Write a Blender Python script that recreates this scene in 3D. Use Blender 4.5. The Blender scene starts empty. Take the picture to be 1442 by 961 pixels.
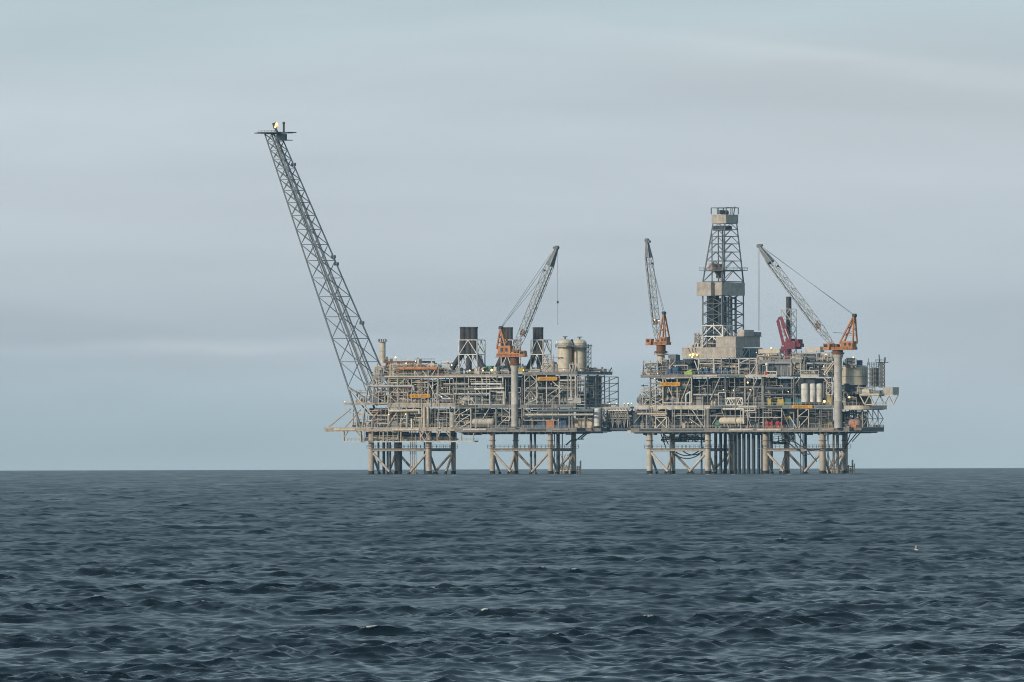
import bpy, math, random
import numpy as np
from mathutils import Vector, Matrix

R = math.radians
sc = bpy.context.scene
col = sc.collection

# ------------------------------------------------------------------ camera
EARTH = 6.371e6
CAM_Z = 8.0
DIST = 5000.0
MPP = 0.3                                   # metres per photo pixel at DIST
FPX = DIST / MPP
PW, PH = 1442.0, 961.0
dip = math.sqrt(2 * CAM_Z / EARTH)
level_y = 661.2 - dip * FPX                 # photo row of the true horizontal
PITCH = math.atan((level_y - PH / 2) / FPX)
ROLL = 0.0025
cam_d = bpy.data.cameras.new('camera')
cam_d.sensor_width = 36.0
cam_d.lens = 36.0 * FPX / PW
cam_d.clip_start = 1.0
cam_d.clip_end = 60000.0
cam = bpy.data.objects.new('camera', cam_d)
col.objects.link(cam)
CROT = Matrix.Rotation(math.pi / 2 + PITCH, 3, 'X') @ Matrix.Rotation(-ROLL, 3, 'Z')
cam.matrix_world = Matrix.Translation((0, 0, CAM_Z)) @ CROT.to_4x4()
sc.camera = cam
CAM = Vector((0, 0, CAM_Z))

def ray(px, py):
    return CROT @ Vector(((px - PW / 2) / FPX, (PH / 2 - py) / FPX, -1.0))

# ------------------------------------------------------------------ platform frame: a along the long side, b into depth, z up
THETA = R(40)
CT, ST = math.cos(THETA), math.sin(THETA)
_r0 = ray(850, 650)
ORG = Vector((_r0.x / _r0.y * DIST, DIST, 0.0))
E1 = Vector((CT, -ST, 0)); E2 = Vector((ST, CT, 0))
WATER = -(DIST ** 2) / (2 * EARTH)

def L(px, py, b=0.0):
    """photo position and depth b (in 0.3 m units behind the front leg row) -> platform frame, metres"""
    d = ray(px, py)
    o = CAM - ORG
    t = (b * MPP - o.dot(E2)) / d.dot(E2)
    p = o + d * t
    return Vector((p.dot(E1), b * MPP, p.z))

# ------------------------------------------------------------------ materials
def new_mat(name):
    m = bpy.data.materials.new(name); m.use_nodes = True
    nt = m.node_tree
    return m, nt, nt.nodes['Principled BSDF']

def N(nt, typ, **kw):
    n = nt.nodes.new(typ)
    for k, v in kw.items(): setattr(n, k, v)
    return n

def paint(name, c, rough=0.6, var=0.25, rust=0.25, metal=0.0, scale=0.5, streak=0.0):
    """weathered marine paint: uneven tone, rust and grime streaks running down"""
    m, nt, bs = new_mat(name)
    tc = N(nt, 'ShaderNodeTexCoord')
    n1 = N(nt, 'ShaderNodeTexNoise'); n1.inputs['Scale'].default_value = scale; n1.inputs['Detail'].default_value = 5
    nt.links.new(tc.outputs['Object'], n1.inputs['Vector'])
    mp = N(nt, 'ShaderNodeMapping'); mp.inputs['Scale'].default_value = (1.3, 1.3, 0.16)
    nt.links.new(tc.outputs['Object'], mp.inputs['Vector'])
    n2 = N(nt, 'ShaderNodeTexNoise'); n2.inputs['Scale'].default_value = 0.9; n2.inputs['Detail'].default_value = 6
    nt.links.new(mp.outputs[0], n2.inputs['Vector'])
    mr = N(nt, 'ShaderNodeMapRange'); mr.inputs[1].default_value = 0.3; mr.inputs[2].default_value = 0.7
    mr.inputs[3].default_value = 1 - var; mr.inputs[4].default_value = 1 + var * 0.6
    nt.links.new(n1.outputs[0], mr.inputs[0])
    mul = N(nt, 'ShaderNodeMix', data_type='RGBA', blend_type='MULTIPLY'); mul.inputs[0].default_value = 1
    mul.inputs[6].default_value = (*c, 1)
    nt.links.new(mr.outputs[0], mul.inputs[7])
    r2 = N(nt, 'ShaderNodeMapRange'); r2.inputs[1].default_value = 0.52; r2.inputs[2].default_value = 0.72
    r2.inputs[3].default_value = 0; r2.inputs[4].default_value = rust
    nt.links.new(n2.outputs[0], r2.inputs[0])
    mx = N(nt, 'ShaderNodeMix', data_type='RGBA')
    nt.links.new(r2.outputs[0], mx.inputs[0]); nt.links.new(mul.outputs[2], mx.inputs[6])
    mx.inputs[7].default_value = (0.11, 0.055, 0.03, 1)
    nt.links.new(mx.outputs[2], bs.inputs['Base Color'])
    if streak:
        m3 = N(nt, 'ShaderNodeMapping'); m3.inputs['Scale'].default_value = (1.0, 1.0, 0.03)
        nt.links.new(tc.outputs['Object'], m3.inputs['Vector'])
        n3 = N(nt, 'ShaderNodeTexNoise'); n3.inputs['Scale'].default_value = 1.1; n3.inputs['Detail'].default_value = 3
        nt.links.new(m3.outputs[0], n3.inputs['Vector'])
        r3 = N(nt, 'ShaderNodeMapRange'); r3.inputs[1].default_value = .35; r3.inputs[2].default_value = .65; r3.inputs[3].default_value = 1 - streak; r3.inputs[4].default_value = 1 + streak * .5
        nt.links.new(n3.outputs[0], r3.inputs[0])
        mm = N(nt, 'ShaderNodeMix', data_type='RGBA', blend_type='MULTIPLY'); mm.inputs[0].default_value = 1
        nt.links.new(mx.outputs[2], mm.inputs[6]); nt.links.new(r3.outputs[0], mm.inputs[7]); nt.links.new(mm.outputs[2], bs.inputs['Base Color'])
    bs.inputs['Roughness'].default_value = rough
    bs.inputs['Metallic'].default_value = metal
    return m

def emitter(name, c, strength):
    m, nt, bs = new_mat(name)
    bs.inputs['Base Color'].default_value = (*c, 1)
    bs.inputs['Emission Color'].default_value = (*c, 1)
    bs.inputs['Emission Strength'].default_value = strength
    return m

# ------------------------------------------------------------------ sky and light
SUN_AZ, SUN_EL = R(-128), R(22)             # azimuth from +Y towards +X
w = bpy.data.worlds.new('World'); sc.world = w; w.use_nodes = True
nt = w.node_tree
bg = nt.nodes['Background']
tc = N(nt, 'ShaderNodeTexCoord')
sep = N(nt, 'ShaderNodeSeparateXYZ'); nt.links.new(tc.outputs['Generated'], sep.inputs[0])
zmx = N(nt, 'ShaderNodeMath', operation='MAXIMUM'); zmx.inputs[1].default_value = 0.03
nt.links.new(sep.outputs[2], zmx.inputs[0])
cmb = N(nt, 'ShaderNodeCombineXYZ')
nt.links.new(sep.outputs[0], cmb.inputs[0]); nt.links.new(sep.outputs[1], cmb.inputs[1]); nt.links.new(zmx.outputs[0], cmb.inputs[2])
sky = N(nt, 'ShaderNodeTexSky', sky_type='NISHITA'); sky.sun_disc = False
sky.sun_elevation = SUN_EL; sky.sun_rotation = SUN_AZ; sky.air_density = 1.2; sky.dust_density = 2.0
nt.links.new(cmb.outputs[0], sky.inputs[0])
# layered stratus: colour by height above the horizon, broken by long thin streaks
mp = N(nt, 'ShaderNodeMapping'); mp.inputs['Scale'].default_value = (12, 12, 62)
nt.links.new(tc.outputs['Generated'], mp.inputs[0])
cn = N(nt, 'ShaderNodeTexNoise'); cn.inputs['Scale'].default_value = 1.4; cn.inputs['Detail'].default_value = 5
cn.inputs['Roughness'].default_value = 0.45
nt.links.new(mp.outputs[0], cn.inputs['Vector'])
mp2 = N(nt, 'ShaderNodeMapping'); mp2.inputs['Scale'].default_value = (15, 15, 110); mp2.inputs['Rotation'].default_value = (0, R(0.35), 0); mp2.inputs['Location'].default_value = (3.1, 0.7, 1.9)
nt.links.new(tc.outputs['Generated'], mp2.inputs[0])
cn2 = N(nt, 'ShaderNodeTexNoise'); cn2.inputs['Scale'].default_value = 1.0; cn2.inputs['Detail'].default_value = 6; cn2.inputs['Distortion'].default_value = 0.35
nt.links.new(mp2.outputs[0], cn2.inputs['Vector'])
# height warped by the cloud noise
wz = N(nt, 'ShaderNodeMath', operation='MULTIPLY_ADD'); wz.inputs[1].default_value = 0.018; 
nt.links.new(cn.outputs[0], wz.inputs[0]); nt.links.new(sep.outputs[2], wz.inputs[2])
mr = N(nt, 'ShaderNodeMapRange'); mr.inputs[1].default_value = 0.007; mr.inputs[2].default_value = 0.057
nt.links.new(wz.outputs[0], mr.inputs[0])
rp = N(nt, 'ShaderNodeValToRGB'); cr = rp.color_ramp
SKYC = [(0.0, (.350, .437, .484)), (0.13, (.374, .447, .495)), (0.27, (.419, .468, .514)), (0.42, (.460, .513, .560)),
        (0.62, (.466, .528, .572)), (0.82, (.428, .528, .575)), (1.0, (.425, .532, .582))]
cr.elements[0].position = 0; cr.elements[0].color = (*SKYC[0][1], 1)
cr.elements[1].position = 1; cr.elements[1].color = (*SKYC[-1][1], 1)
for p, c in SKYC[1:-1]:
    e = cr.elements.new(p); e.color = (*c, 1)
nt.links.new(mr.outputs[0], rp.inputs[0])
# the overcast is heavier, so darker, overhead than in the far low sky
ov = N(nt, 'ShaderNodeMapRange', interpolation_type='SMOOTHSTEP'); ov.inputs[1].default_value = 0.05; ov.inputs[2].default_value = 0.40
ov.inputs[3].default_value = 1.0; ov.inputs[4].default_value = 0.0
nt.links.new(sep.outputs[2], ov.inputs[0])
ovc = N(nt, 'ShaderNodeMix', data_type='RGBA'); ovc.inputs[6].default_value = (.53, .63, .72, 1); ovc.inputs[7].default_value = (1, 1, 1, 1)
nt.links.new(ov.outputs[0], ovc.inputs[0])
mo = N(nt, 'ShaderNodeMix', data_type='RGBA', blend_type='MULTIPLY'); mo.inputs[0].default_value = 1
nt.links.new(rp.outputs[0], mo.inputs[6]); nt.links.new(ovc.outputs[2], mo.inputs[7])
st = N(nt, 'ShaderNodeMapRange'); st.inputs[1].default_value = 0.35; st.inputs[2].default_value = 0.75
st.inputs[3].default_value = 0.915; st.inputs[4].default_value = 1.085
nt.links.new(cn2.outputs[0], st.inputs[0])
mu = N(nt, 'ShaderNodeMix', data_type='RGBA', blend_type='MULTIPLY'); mu.inputs[0].default_value = 1
nt.links.new(mo.outputs[2], mu.inputs[6]); nt.links.new(st.outputs[0], mu.inputs[7])
# a few separate cloud forms: centre (photo px), half sizes, slope, strength
uv = []
for k in (0, 2):
    dv = N(nt, 'ShaderNodeMath', operation='DIVIDE'); nt.links.new(sep.outputs[k], dv.inputs[0]); nt.links.new(sep.outputs[1], dv.inputs[1]); uv.append(dv)
fwd = N(nt, 'ShaderNodeMath', operation='GREATER_THAN'); fwd.inputs[1].default_value = 0.2; nt.links.new(sep.outputs[1], fwd.inputs[0])
cn3 = N(nt, 'ShaderNodeTexNoise'); cn3.inputs['Scale'].default_value = 1.0; cn3.inputs['Detail'].default_value = 6; cn3.inputs['Roughness'].default_value = 0.6
mp3 = N(nt, 'ShaderNodeMapping'); mp3.inputs['Scale'].default_value = (60, 60, 420); nt.links.new(tc.outputs['Generated'], mp3.inputs[0]); nt.links.new(mp3.outputs[0], cn3.inputs['Vector'])
def M2(op, a, b, c=None):
    n = N(nt, 'ShaderNodeMath', operation=op)
    for i, x in enumerate((a, b, c)):
        if x is None: continue
        if isinstance(x, (int, float)): n.inputs[i].default_value = x
        else: nt.links.new(x, n.inputs[i])
    return n.outputs[0]
acc = None
wob = M2('MULTIPLY_ADD', cn3.outputs[0], 0.0030, -0.0015)
for (px, py, sx, sy, k, amp) in ((250, 487, 250, 9, -.01, .115), (330, 492, 130, 6, .02, .06), (300, 470, 260, 9, .0, -.045), (1290, 98, 330, 20, .09, .085), (1120, 72, 160, 10, .10, .05), (820, 40, 220, 16, .08, .045),
                                 (1400, 420, 240, 40, -.05, -.05), (1250, 510, 220, 12, 0, .035), (120, 300, 300, 60, 0, .02), (700, 130, 500, 30, .02, -.03), (880, 497, 90, 5, 0, .03), (640, 350, 260, 40, .03, .02)):
    d0 = ray(px, py); u0, v0 = d0.x / d0.y, d0.z / d0.y
    du = M2('SUBTRACT', uv[0].outputs[0], u0)
    dv_ = M2('ADD', M2('SUBTRACT', uv[1].outputs[0], v0), wob)
    dv_ = M2('MULTIPLY_ADD', du, k, dv_)
    a_ = M2('MULTIPLY', du, FPX / sx); b_ = M2('MULTIPLY', dv_, FPX / sy)
    e_ = M2('MULTIPLY_ADD', a_, a_, M2('MULTIPLY', b_, b_))
    g_ = M2('POWER', 2.718, M2('MULTIPLY', e_, -1.0))
    g_ = M2('MULTIPLY', g_, amp)
    acc = g_ if acc is None else M2('ADD', acc, g_)
acc = M2('MULTIPLY_ADD', M2('MULTIPLY', acc, fwd.outputs[0]), M2('MULTIPLY_ADD', cn3.outputs[0], 1.2, 0.4), 1.0)
warm = N(nt, 'ShaderNodeCombineColor'); nt.links.new(acc, warm.inputs[0]); nt.links.new(M2('MULTIPLY_ADD', acc, .86, .14), warm.inputs[1]); nt.links.new(M2('MULTIPLY_ADD', acc, .7, .3), warm.inputs[2])
mu2 = N(nt, 'ShaderNodeMix', data_type='RGBA', blend_type='MULTIPLY'); mu2.inputs[0].default_value = 1
nt.links.new(mu.outputs[2], mu2.inputs[6]); nt.links.new(warm.outputs[0], mu2.inputs[7])
mu = mu2
# the cloud deck's own radiance in the units of the sky texture
sc_ = N(nt, 'ShaderNodeMix', data_type='RGBA', blend_type='MULTIPLY'); sc_.inputs[0].default_value = 1
sc_.inputs[7].default_value = (12.3, 12.2, 12.1, 1)
sc_.clamp_result = False
nt.links.new(mu.outputs[2], sc_.inputs[6])
mix = N(nt, 'ShaderNodeMix', data_type='RGBA'); mix.inputs[0].default_value = 0.94
nt.links.new(sky.outputs[0], mix.inputs[6]); nt.links.new(sc_.outputs[2], mix.inputs[7])
nt.links.new(mix.outputs[2], bg.inputs[0])
bg.inputs[1].default_value = 0.1

sd = bpy.data.lights.new('sun', 'SUN'); sd.energy = 3.2; sd.angle = R(9); sd.color = (1.0, 0.84, 0.66)
sun = bpy.data.objects.new('sun', sd); col.objects.link(sun)
sdir = Vector((math.sin(SUN_AZ) * math.cos(SUN_EL), math.cos(SUN_AZ) * math.cos(SUN_EL), math.sin(SUN_EL)))
sun.rotation_euler = sdir.to_track_quat('Z', 'Y').to_euler()
sun.location = (-100, -100, 200)

# ------------------------------------------------------------------ objects
def tag(o, label=None, cat=None, group=None, kind=None):
    if label: o['label'] = label
    if cat: o['category'] = cat
    if group: o['group'] = group
    if kind: o['kind'] = kind
    return o

# ------------------------------------------------------------------ the sea: one sheet on the curved earth, real waves
RIP = 0.035
def build_sea():
    rng = np.random.default_rng(11)
    d = [60.0]
    while d[-1] < 340: d.append(d[-1] + 5.0)
    while d[-1] < 392: d.append(d[-1] + 0.4)
    while d[-1] < 14500: d.append(d[-1] + (0.155 * (d[-1] / 400.0) ** 1.12 if d[-1] < 2600 else 1.25 * (d[-1] / 2600.0) ** 1.65))
    d = np.array(d); nd = len(d)
    az_in = np.linspace(-2.7, 2.7, 440)
    az_out = 2.7 + np.cumsum(0.0123 * 1.09 ** np.arange(1, 44))
    az_out = az_out[az_out < 6.5]
    az = np.radians(np.concatenate([-az_out[::-1], az_in, az_out])); na = len(az)
    dd = np.gradient(d)
    D, A = np.meshgrid(d, az, indexing='ij')
    X = (D * np.sin(A)); Y = (D * np.cos(A))
    daz = np.gradient(az)
    sx = (d[:, None] * daz[None, :]); sy = np.broadcast_to(dd[:, None], sx.shape)
    nw = 130
    lam = np.exp(rng.uniform(math.log(0.40), math.log(16), nw)); lam.sort()
    mss = 0.060
    ak = math.sqrt(2 * mss / nw) * rng.uniform(0.7, 1.3, nw)
    ak *= np.interp(np.log(lam), np.log([0.4, 0.7, 1.2, 3, 5.5, 9, 16]), [1.1, 1.4, 1.5, 1.4, .85, .48, .28])
    spread = np.interp(np.log(lam), [math.log(0.45), math.log(30)], [0.7, 0.42])
    th = R(-90 + 14) + rng.normal(0, 1, nw) * spread
    ph = rng.uniform(0, 2 * math.pi, nw)
    Z = -(D ** 2) / (2 * EARTH)
    MS = np.full(Z.shape, 0.0); CV = np.zeros_like(Z)
    H = np.zeros_like(Z); DX = np.zeros_like(Z); DY = np.zeros_like(Z)
    # gusts: slow change of chop over the surface
    g = np.zeros_like(Z)
    for i in range(9):
        l_ = rng.uniform(6, 45); t_ = rng.uniform(0, 6.28)
        g += np.sin((X * math.cos(t_) + Y * math.sin(t_) * 0.5) * 6.28 / l_ + rng.uniform(0, 6.28))
    g = np.clip(1 + 0.12 * g, 0.55, 1.6)
    for i in range(nw):
        k = 2 * math.pi / lam[i]; kx, ky = math.cos(th[i]), math.sin(th[i])
        amp = ak[i] / k
        eff = abs(kx) * sx + abs(ky) * sy
        fade = np.clip((lam[i] / eff - 1.8) / 1.6, 0, 1)
        MS += 0.5 * ak[i] ** 2 * (1 - fade ** 2)
        if fade.max() <= 0: continue
        r0 = np.nonzero(fade.max(axis=1) > 0)[0]; sl = slice(r0[0], r0[-1] + 1)
        q = k * (kx * X[sl] + ky * Y[sl]) + ph[i]
        am = amp * fade[sl] * (g[sl] if lam[i] < 9 else 1.0)
        H[sl] += am * np.cos(q)
        s_ = am * np.sin(q) * 1.05
        DX[sl] -= kx * s_; DY[sl] -= ky * s_
        if lam[i] > 0.9: CV[sl] += am * k * np.cos(q)
    # whitecaps: torn crests at a handful of breaking waves
    F = np.zeros_like(Z)
    caps = [(1136, 857.5, 21, 1.5), (1149, 856, 10, 1.2), (636, 800, 26, 1.2), (546, 797, 15, 1.0), (775, 754.5, 10, 1.0), (1125, 683.5, 9, .9),
            (1118, 684, 6, .7), (700, 741, 8, .7), (583, 671, 16, .6), (1170, 672, 8, .5), (967, 674.5, 5, .5), (1140, 673, 5, .5), (238, 757, 6, .8),
            (205, 683, 8, .6), (842, 681, 6, .6), (1390, 682, 9, .6), (1357, 671, 7, .5), (1291, 776, 4, 1.2), (60, 690, 7, .5), (415, 671, 8, .5)]
    caps += [(x_ + .5, 670.0 - (x_ - 523) * .0028, 6, .45) for x_ in (523, 558, 604, 640, 693, 727, 776, 810, 915, 949, 997, 1031, 1080, 1110, 1160, 1192)]
    G = np.zeros_like(Z)
    for (px, py, wd, hh) in caps:
        v = ray(px, py); h = CAM_Z
        tdn = -v.z / math.hypot(v.x, v.y)
        disc = tdn * tdn - 2 * h / EARTH
        if disc <= 0: continue
        dist = (tdn - math.sqrt(disc)) * EARTH
        a0 = math.atan2(v.x, v.y)
        lat = (A - a0) * D / (wd * dist / FPX)
        dep = (D - dist) / max(hh * .75 * dist * dist / (CAM_Z * FPX), 0.3)
        jag = 0.3 * np.sin(X * 2.1 + px) + 0.22 * np.sin(X * 5.3 + Y * 2.1) + 0.2 * np.sin(X * 9.3 - Y * 4.7)
        if hh <= .45:
            F = np.maximum(F, np.clip(1.15 - lat ** 2 - (dep + jag) ** 2 + jag * .5, 0, 1))
        else:
            G = np.maximum(G, np.exp(-(lat * .9) ** 2 - ((D - dist) / max(2.2 * hh, 1.1 * dist * dist / (CAM_Z * FPX))) ** 2))
    near = D < 3000
    sdv = CV[near].std(); thr = np.percentile(CV[near], 99.988)
    F = np.maximum(F, np.clip((CV - thr) / (.5 * sdv), 0, 1) * .8)
    F = np.maximum(F, np.clip((CV + G * 2.8 * sdv - thr) / (.8 * sdv), 0, 1))
    co = np.empty((nd * na, 3), np.float32)
    co[:, 0] = (X + DX).ravel(); co[:, 1] = (Y + DY).ravel(); co[:, 2] = (Z + H).ravel()
    me = bpy.data.meshes.new('sea')
    me.vertices.add(nd * na); me.vertices.foreach_set('co', co.ravel())
    idx = np.arange(nd * na, dtype=np.int32).reshape(nd, na)
    q = np.stack([idx[:-1, :-1], idx[:-1, 1:], idx[1:, 1:], idx[1:, :-1]], -1).reshape(-1, 4)
    nq = len(q)
    me.loops.add(nq * 4); me.loops.foreach_set('vertex_index', q.ravel())
    me.polygons.add(nq); me.polygons.foreach_set('loop_start', np.arange(0, nq * 4, 4, dtype=np.int32))
    me.polygons.foreach_set('use_smooth', np.ones(nq, dtype=bool))
    at = me.attributes.new('foam', 'FLOAT', 'POINT'); at.data.foreach_set('value', F.astype(np.float32).ravel())
    # slope of the wavelets too small for the sheet, as surface roughness
    al = np.sqrt(2 * (MS * 0.105 + 0.00004))
    at = me.attributes.new('ripple', 'FLOAT', 'POINT'); at.data.foreach_set('value', np.sqrt(al).astype(np.float32).ravel())
    me.update(calc_edges=True)
    o = bpy.data.objects.new('sea', me); col.objects.link(o)
    m, nt, bs = new_mat('sea_water')
    bs.inputs['Base Color'].default_value = (0.003, 0.011, 0.019, 1)
    bs.inputs['IOR'].default_value = 1.333
    bs.inputs['Roughness'].default_value = 0.09
    tc = N(nt, 'ShaderNodeTexCoord')
    mp = N(nt, 'ShaderNodeMapping'); mp.inputs['Scale'].default_value = (1.0, 0.55, 1)
    nt.links.new(tc.outputs['Object'], mp.inputs[0])
    n1 = N(nt, 'ShaderNodeTexNoise'); n1.inputs['Scale'].default_value = 1.7; n1.inputs['Detail'].default_value = 5; n1.inputs['Roughness'].default_value = 0.62
    nt.links.new(mp.outputs[0], n1.inputs['Vector'])
    n1.inputs['Scale'].default_value = 3.4
    sb = N(nt, 'ShaderNodeVectorMath', operation='SUBTRACT'); sb.inputs[1].default_value = (.5, .5, .5)
    nt.links.new(n1.outputs['Color'], sb.inputs[0])
    sl = N(nt, 'ShaderNodeVectorMath', operation='MULTIPLY'); sl.inputs[1].default_value = (RIP, RIP, 0)
    nt.links.new(sb.outputs[0], sl.inputs[0])
    ge = N(nt, 'ShaderNodeNewGeometry')
    ad = N(nt, 'ShaderNodeVectorMath', operation='ADD')
    nt.links.new(ge.outputs['Normal'], ad.inputs[0]); nt.links.new(sl.outputs[0], ad.inputs[1])
    nn = N(nt, 'ShaderNodeVectorMath', operation='NORMALIZE'); nt.links.new(ad.outputs[0], nn.inputs[0])
    nt.links.new(nn.outputs[0], bs.inputs['Normal'])
    ra = N(nt, 'ShaderNodeAttribute'); ra.attribute_name = 'ripple'
    # windrows: streaks of smoother and rougher water drawn out along the wind
    mw = N(nt, 'ShaderNodeMapping'); mw.inputs['Scale'].default_value = (0.11, 0.006, 1); mw.inputs['Rotation'].default_value = (0, 0, R(-9))
    nt.links.new(tc.outputs['Object'], mw.inputs[0])
    nw_ = N(nt, 'ShaderNodeTexNoise'); nw_.inputs['Scale'].default_value = 1.0; nw_.inputs['Detail'].default_value = 5; nw_.inputs['Roughness'].default_value = 0.65
    nt.links.new(mw.outputs[0], nw_.inputs['Vector'])
    rw = N(nt, 'ShaderNodeMapRange'); rw.inputs[1].default_value = .3; rw.inputs[2].default_value = .7; rw.inputs[3].default_value = .76; rw.inputs[4].default_value = 1.24
    nt.links.new(nw_.outputs[0], rw.inputs[0])
    rm = N(nt, 'ShaderNodeMath', operation='MULTIPLY'); nt.links.new(ra.outputs['Fac'], rm.inputs[0]); nt.links.new(rw.outputs[0], rm.inputs[1])
    nt.links.new(rm.outputs[0], bs.inputs['Roughness'])
    fa = N(nt, 'ShaderNodeAttribute'); fa.attribute_name = 'foam'
    n3 = N(nt, 'ShaderNodeTexNoise'); n3.inputs['Scale'].default_value = 4.5; n3.inputs['Detail'].default_value = 6; n3.inputs['Roughness'].default_value = 0.7
    nt.links.new(tc.outputs['Object'], n3.inputs['Vector'])
    ma = N(nt, 'ShaderNodeMath', operation='MULTIPLY'); nt.links.new(fa.outputs['Fac'], ma.inputs[0]); nt.links.new(n3.outputs[0], ma.inputs[1])
    fr = N(nt, 'ShaderNodeMapRange'); fr.inputs[1].default_value = 0.20; fr.inputs[2].default_value = 0.52
    nt.links.new(ma.outputs[0], fr.inputs[0])
    df = N(nt, 'ShaderNodeBsdfDiffuse'); df.inputs[0].default_value = (0.62, 0.67, 0.69, 1)
    ms = N(nt, 'ShaderNodeMixShader')
    nt.links.new(fr.outputs[0], ms.inputs[0]); nt.links.new(bs.outputs[0], ms.inputs[1]); nt.links.new(df.outputs[0], ms.inputs[2])
    nt.links.new(ms.outputs[0], nt.nodes['Material Output'].inputs['Surface'])
    me.materials.append(m)
    tag(o, 'dark blue-grey choppy sea with small whitecaps reaching the horizon', 'sea', kind='structure')
    return o
build_sea()

# ------------------------------------------------------------------ sea haze
def build_haze():
    x, y0, y1, z0, z1 = 2200.0, -60.0, 15200.0, -20.5, 165.0
    vs = [(sx * x, y, z) for z in (z0, z1) for y in (y0, y1) for sx in (-1, 1)]
    fs = [(0, 2, 3, 1), (4, 5, 7, 6), (0, 1, 5, 4), (2, 6, 7, 3), (0, 4, 6, 2), (1, 3, 7, 5)]
    me = bpy.data.meshes.new('haze'); me.from_pydata(vs, [], fs); me.update()
    o = bpy.data.objects.new('haze', me); col.objects.link(o)
    m = bpy.data.materials.new('sea_haze'); m.use_nodes = True
    nt = m.node_tree; nt.nodes.remove(nt.nodes['Principled BSDF'])
    v = N(nt, 'ShaderNodeVolumePrincipled')
    v.inputs['Color'].default_value = (0.42, 0.76, 1.0, 1)
    v.inputs['Density'].default_value = HAZE
    v.inputs['Anisotropy'].default_value = 0.0
    nt.links.new(v.outputs[0], nt.nodes['Material Output'].inputs['Volume'])
    me.materials.append(m)
    tag(o, 'thin pale sea haze lying over the water', 'haze', kind='stuff')
HAZE = 1.7e-5
build_haze()

sc.render.engine = 'CYCLES'
sc.cycles.use_denoising = True
sc.cycles.denoising_input_passes = 'RGB_ALBEDO_NORMAL'
sc.cycles.denoising_prefilter = 'ACCURATE'
try: sc.cycles.denoiser = 'OPENIMAGEDENOISE'
except Exception: pass
sc.cycles.pixel_filter_type = 'BLACKMAN_HARRIS'
sc.cycles.filter_width = 1.05
sc.cycles.max_bounces = 6
sc.cycles.diffuse_bounces = 3
sc.cycles.glossy_bounces = 3
sc.cycles.volume_bounces = 1
sc.cycles.transparent_max_bounces = 4
sc.view_settings.view_transform = 'Standard'
sc.view_settings.look = 'None'
sc.view_settings.gamma = 1.0
sc.view_settings.exposure = 0.0

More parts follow.
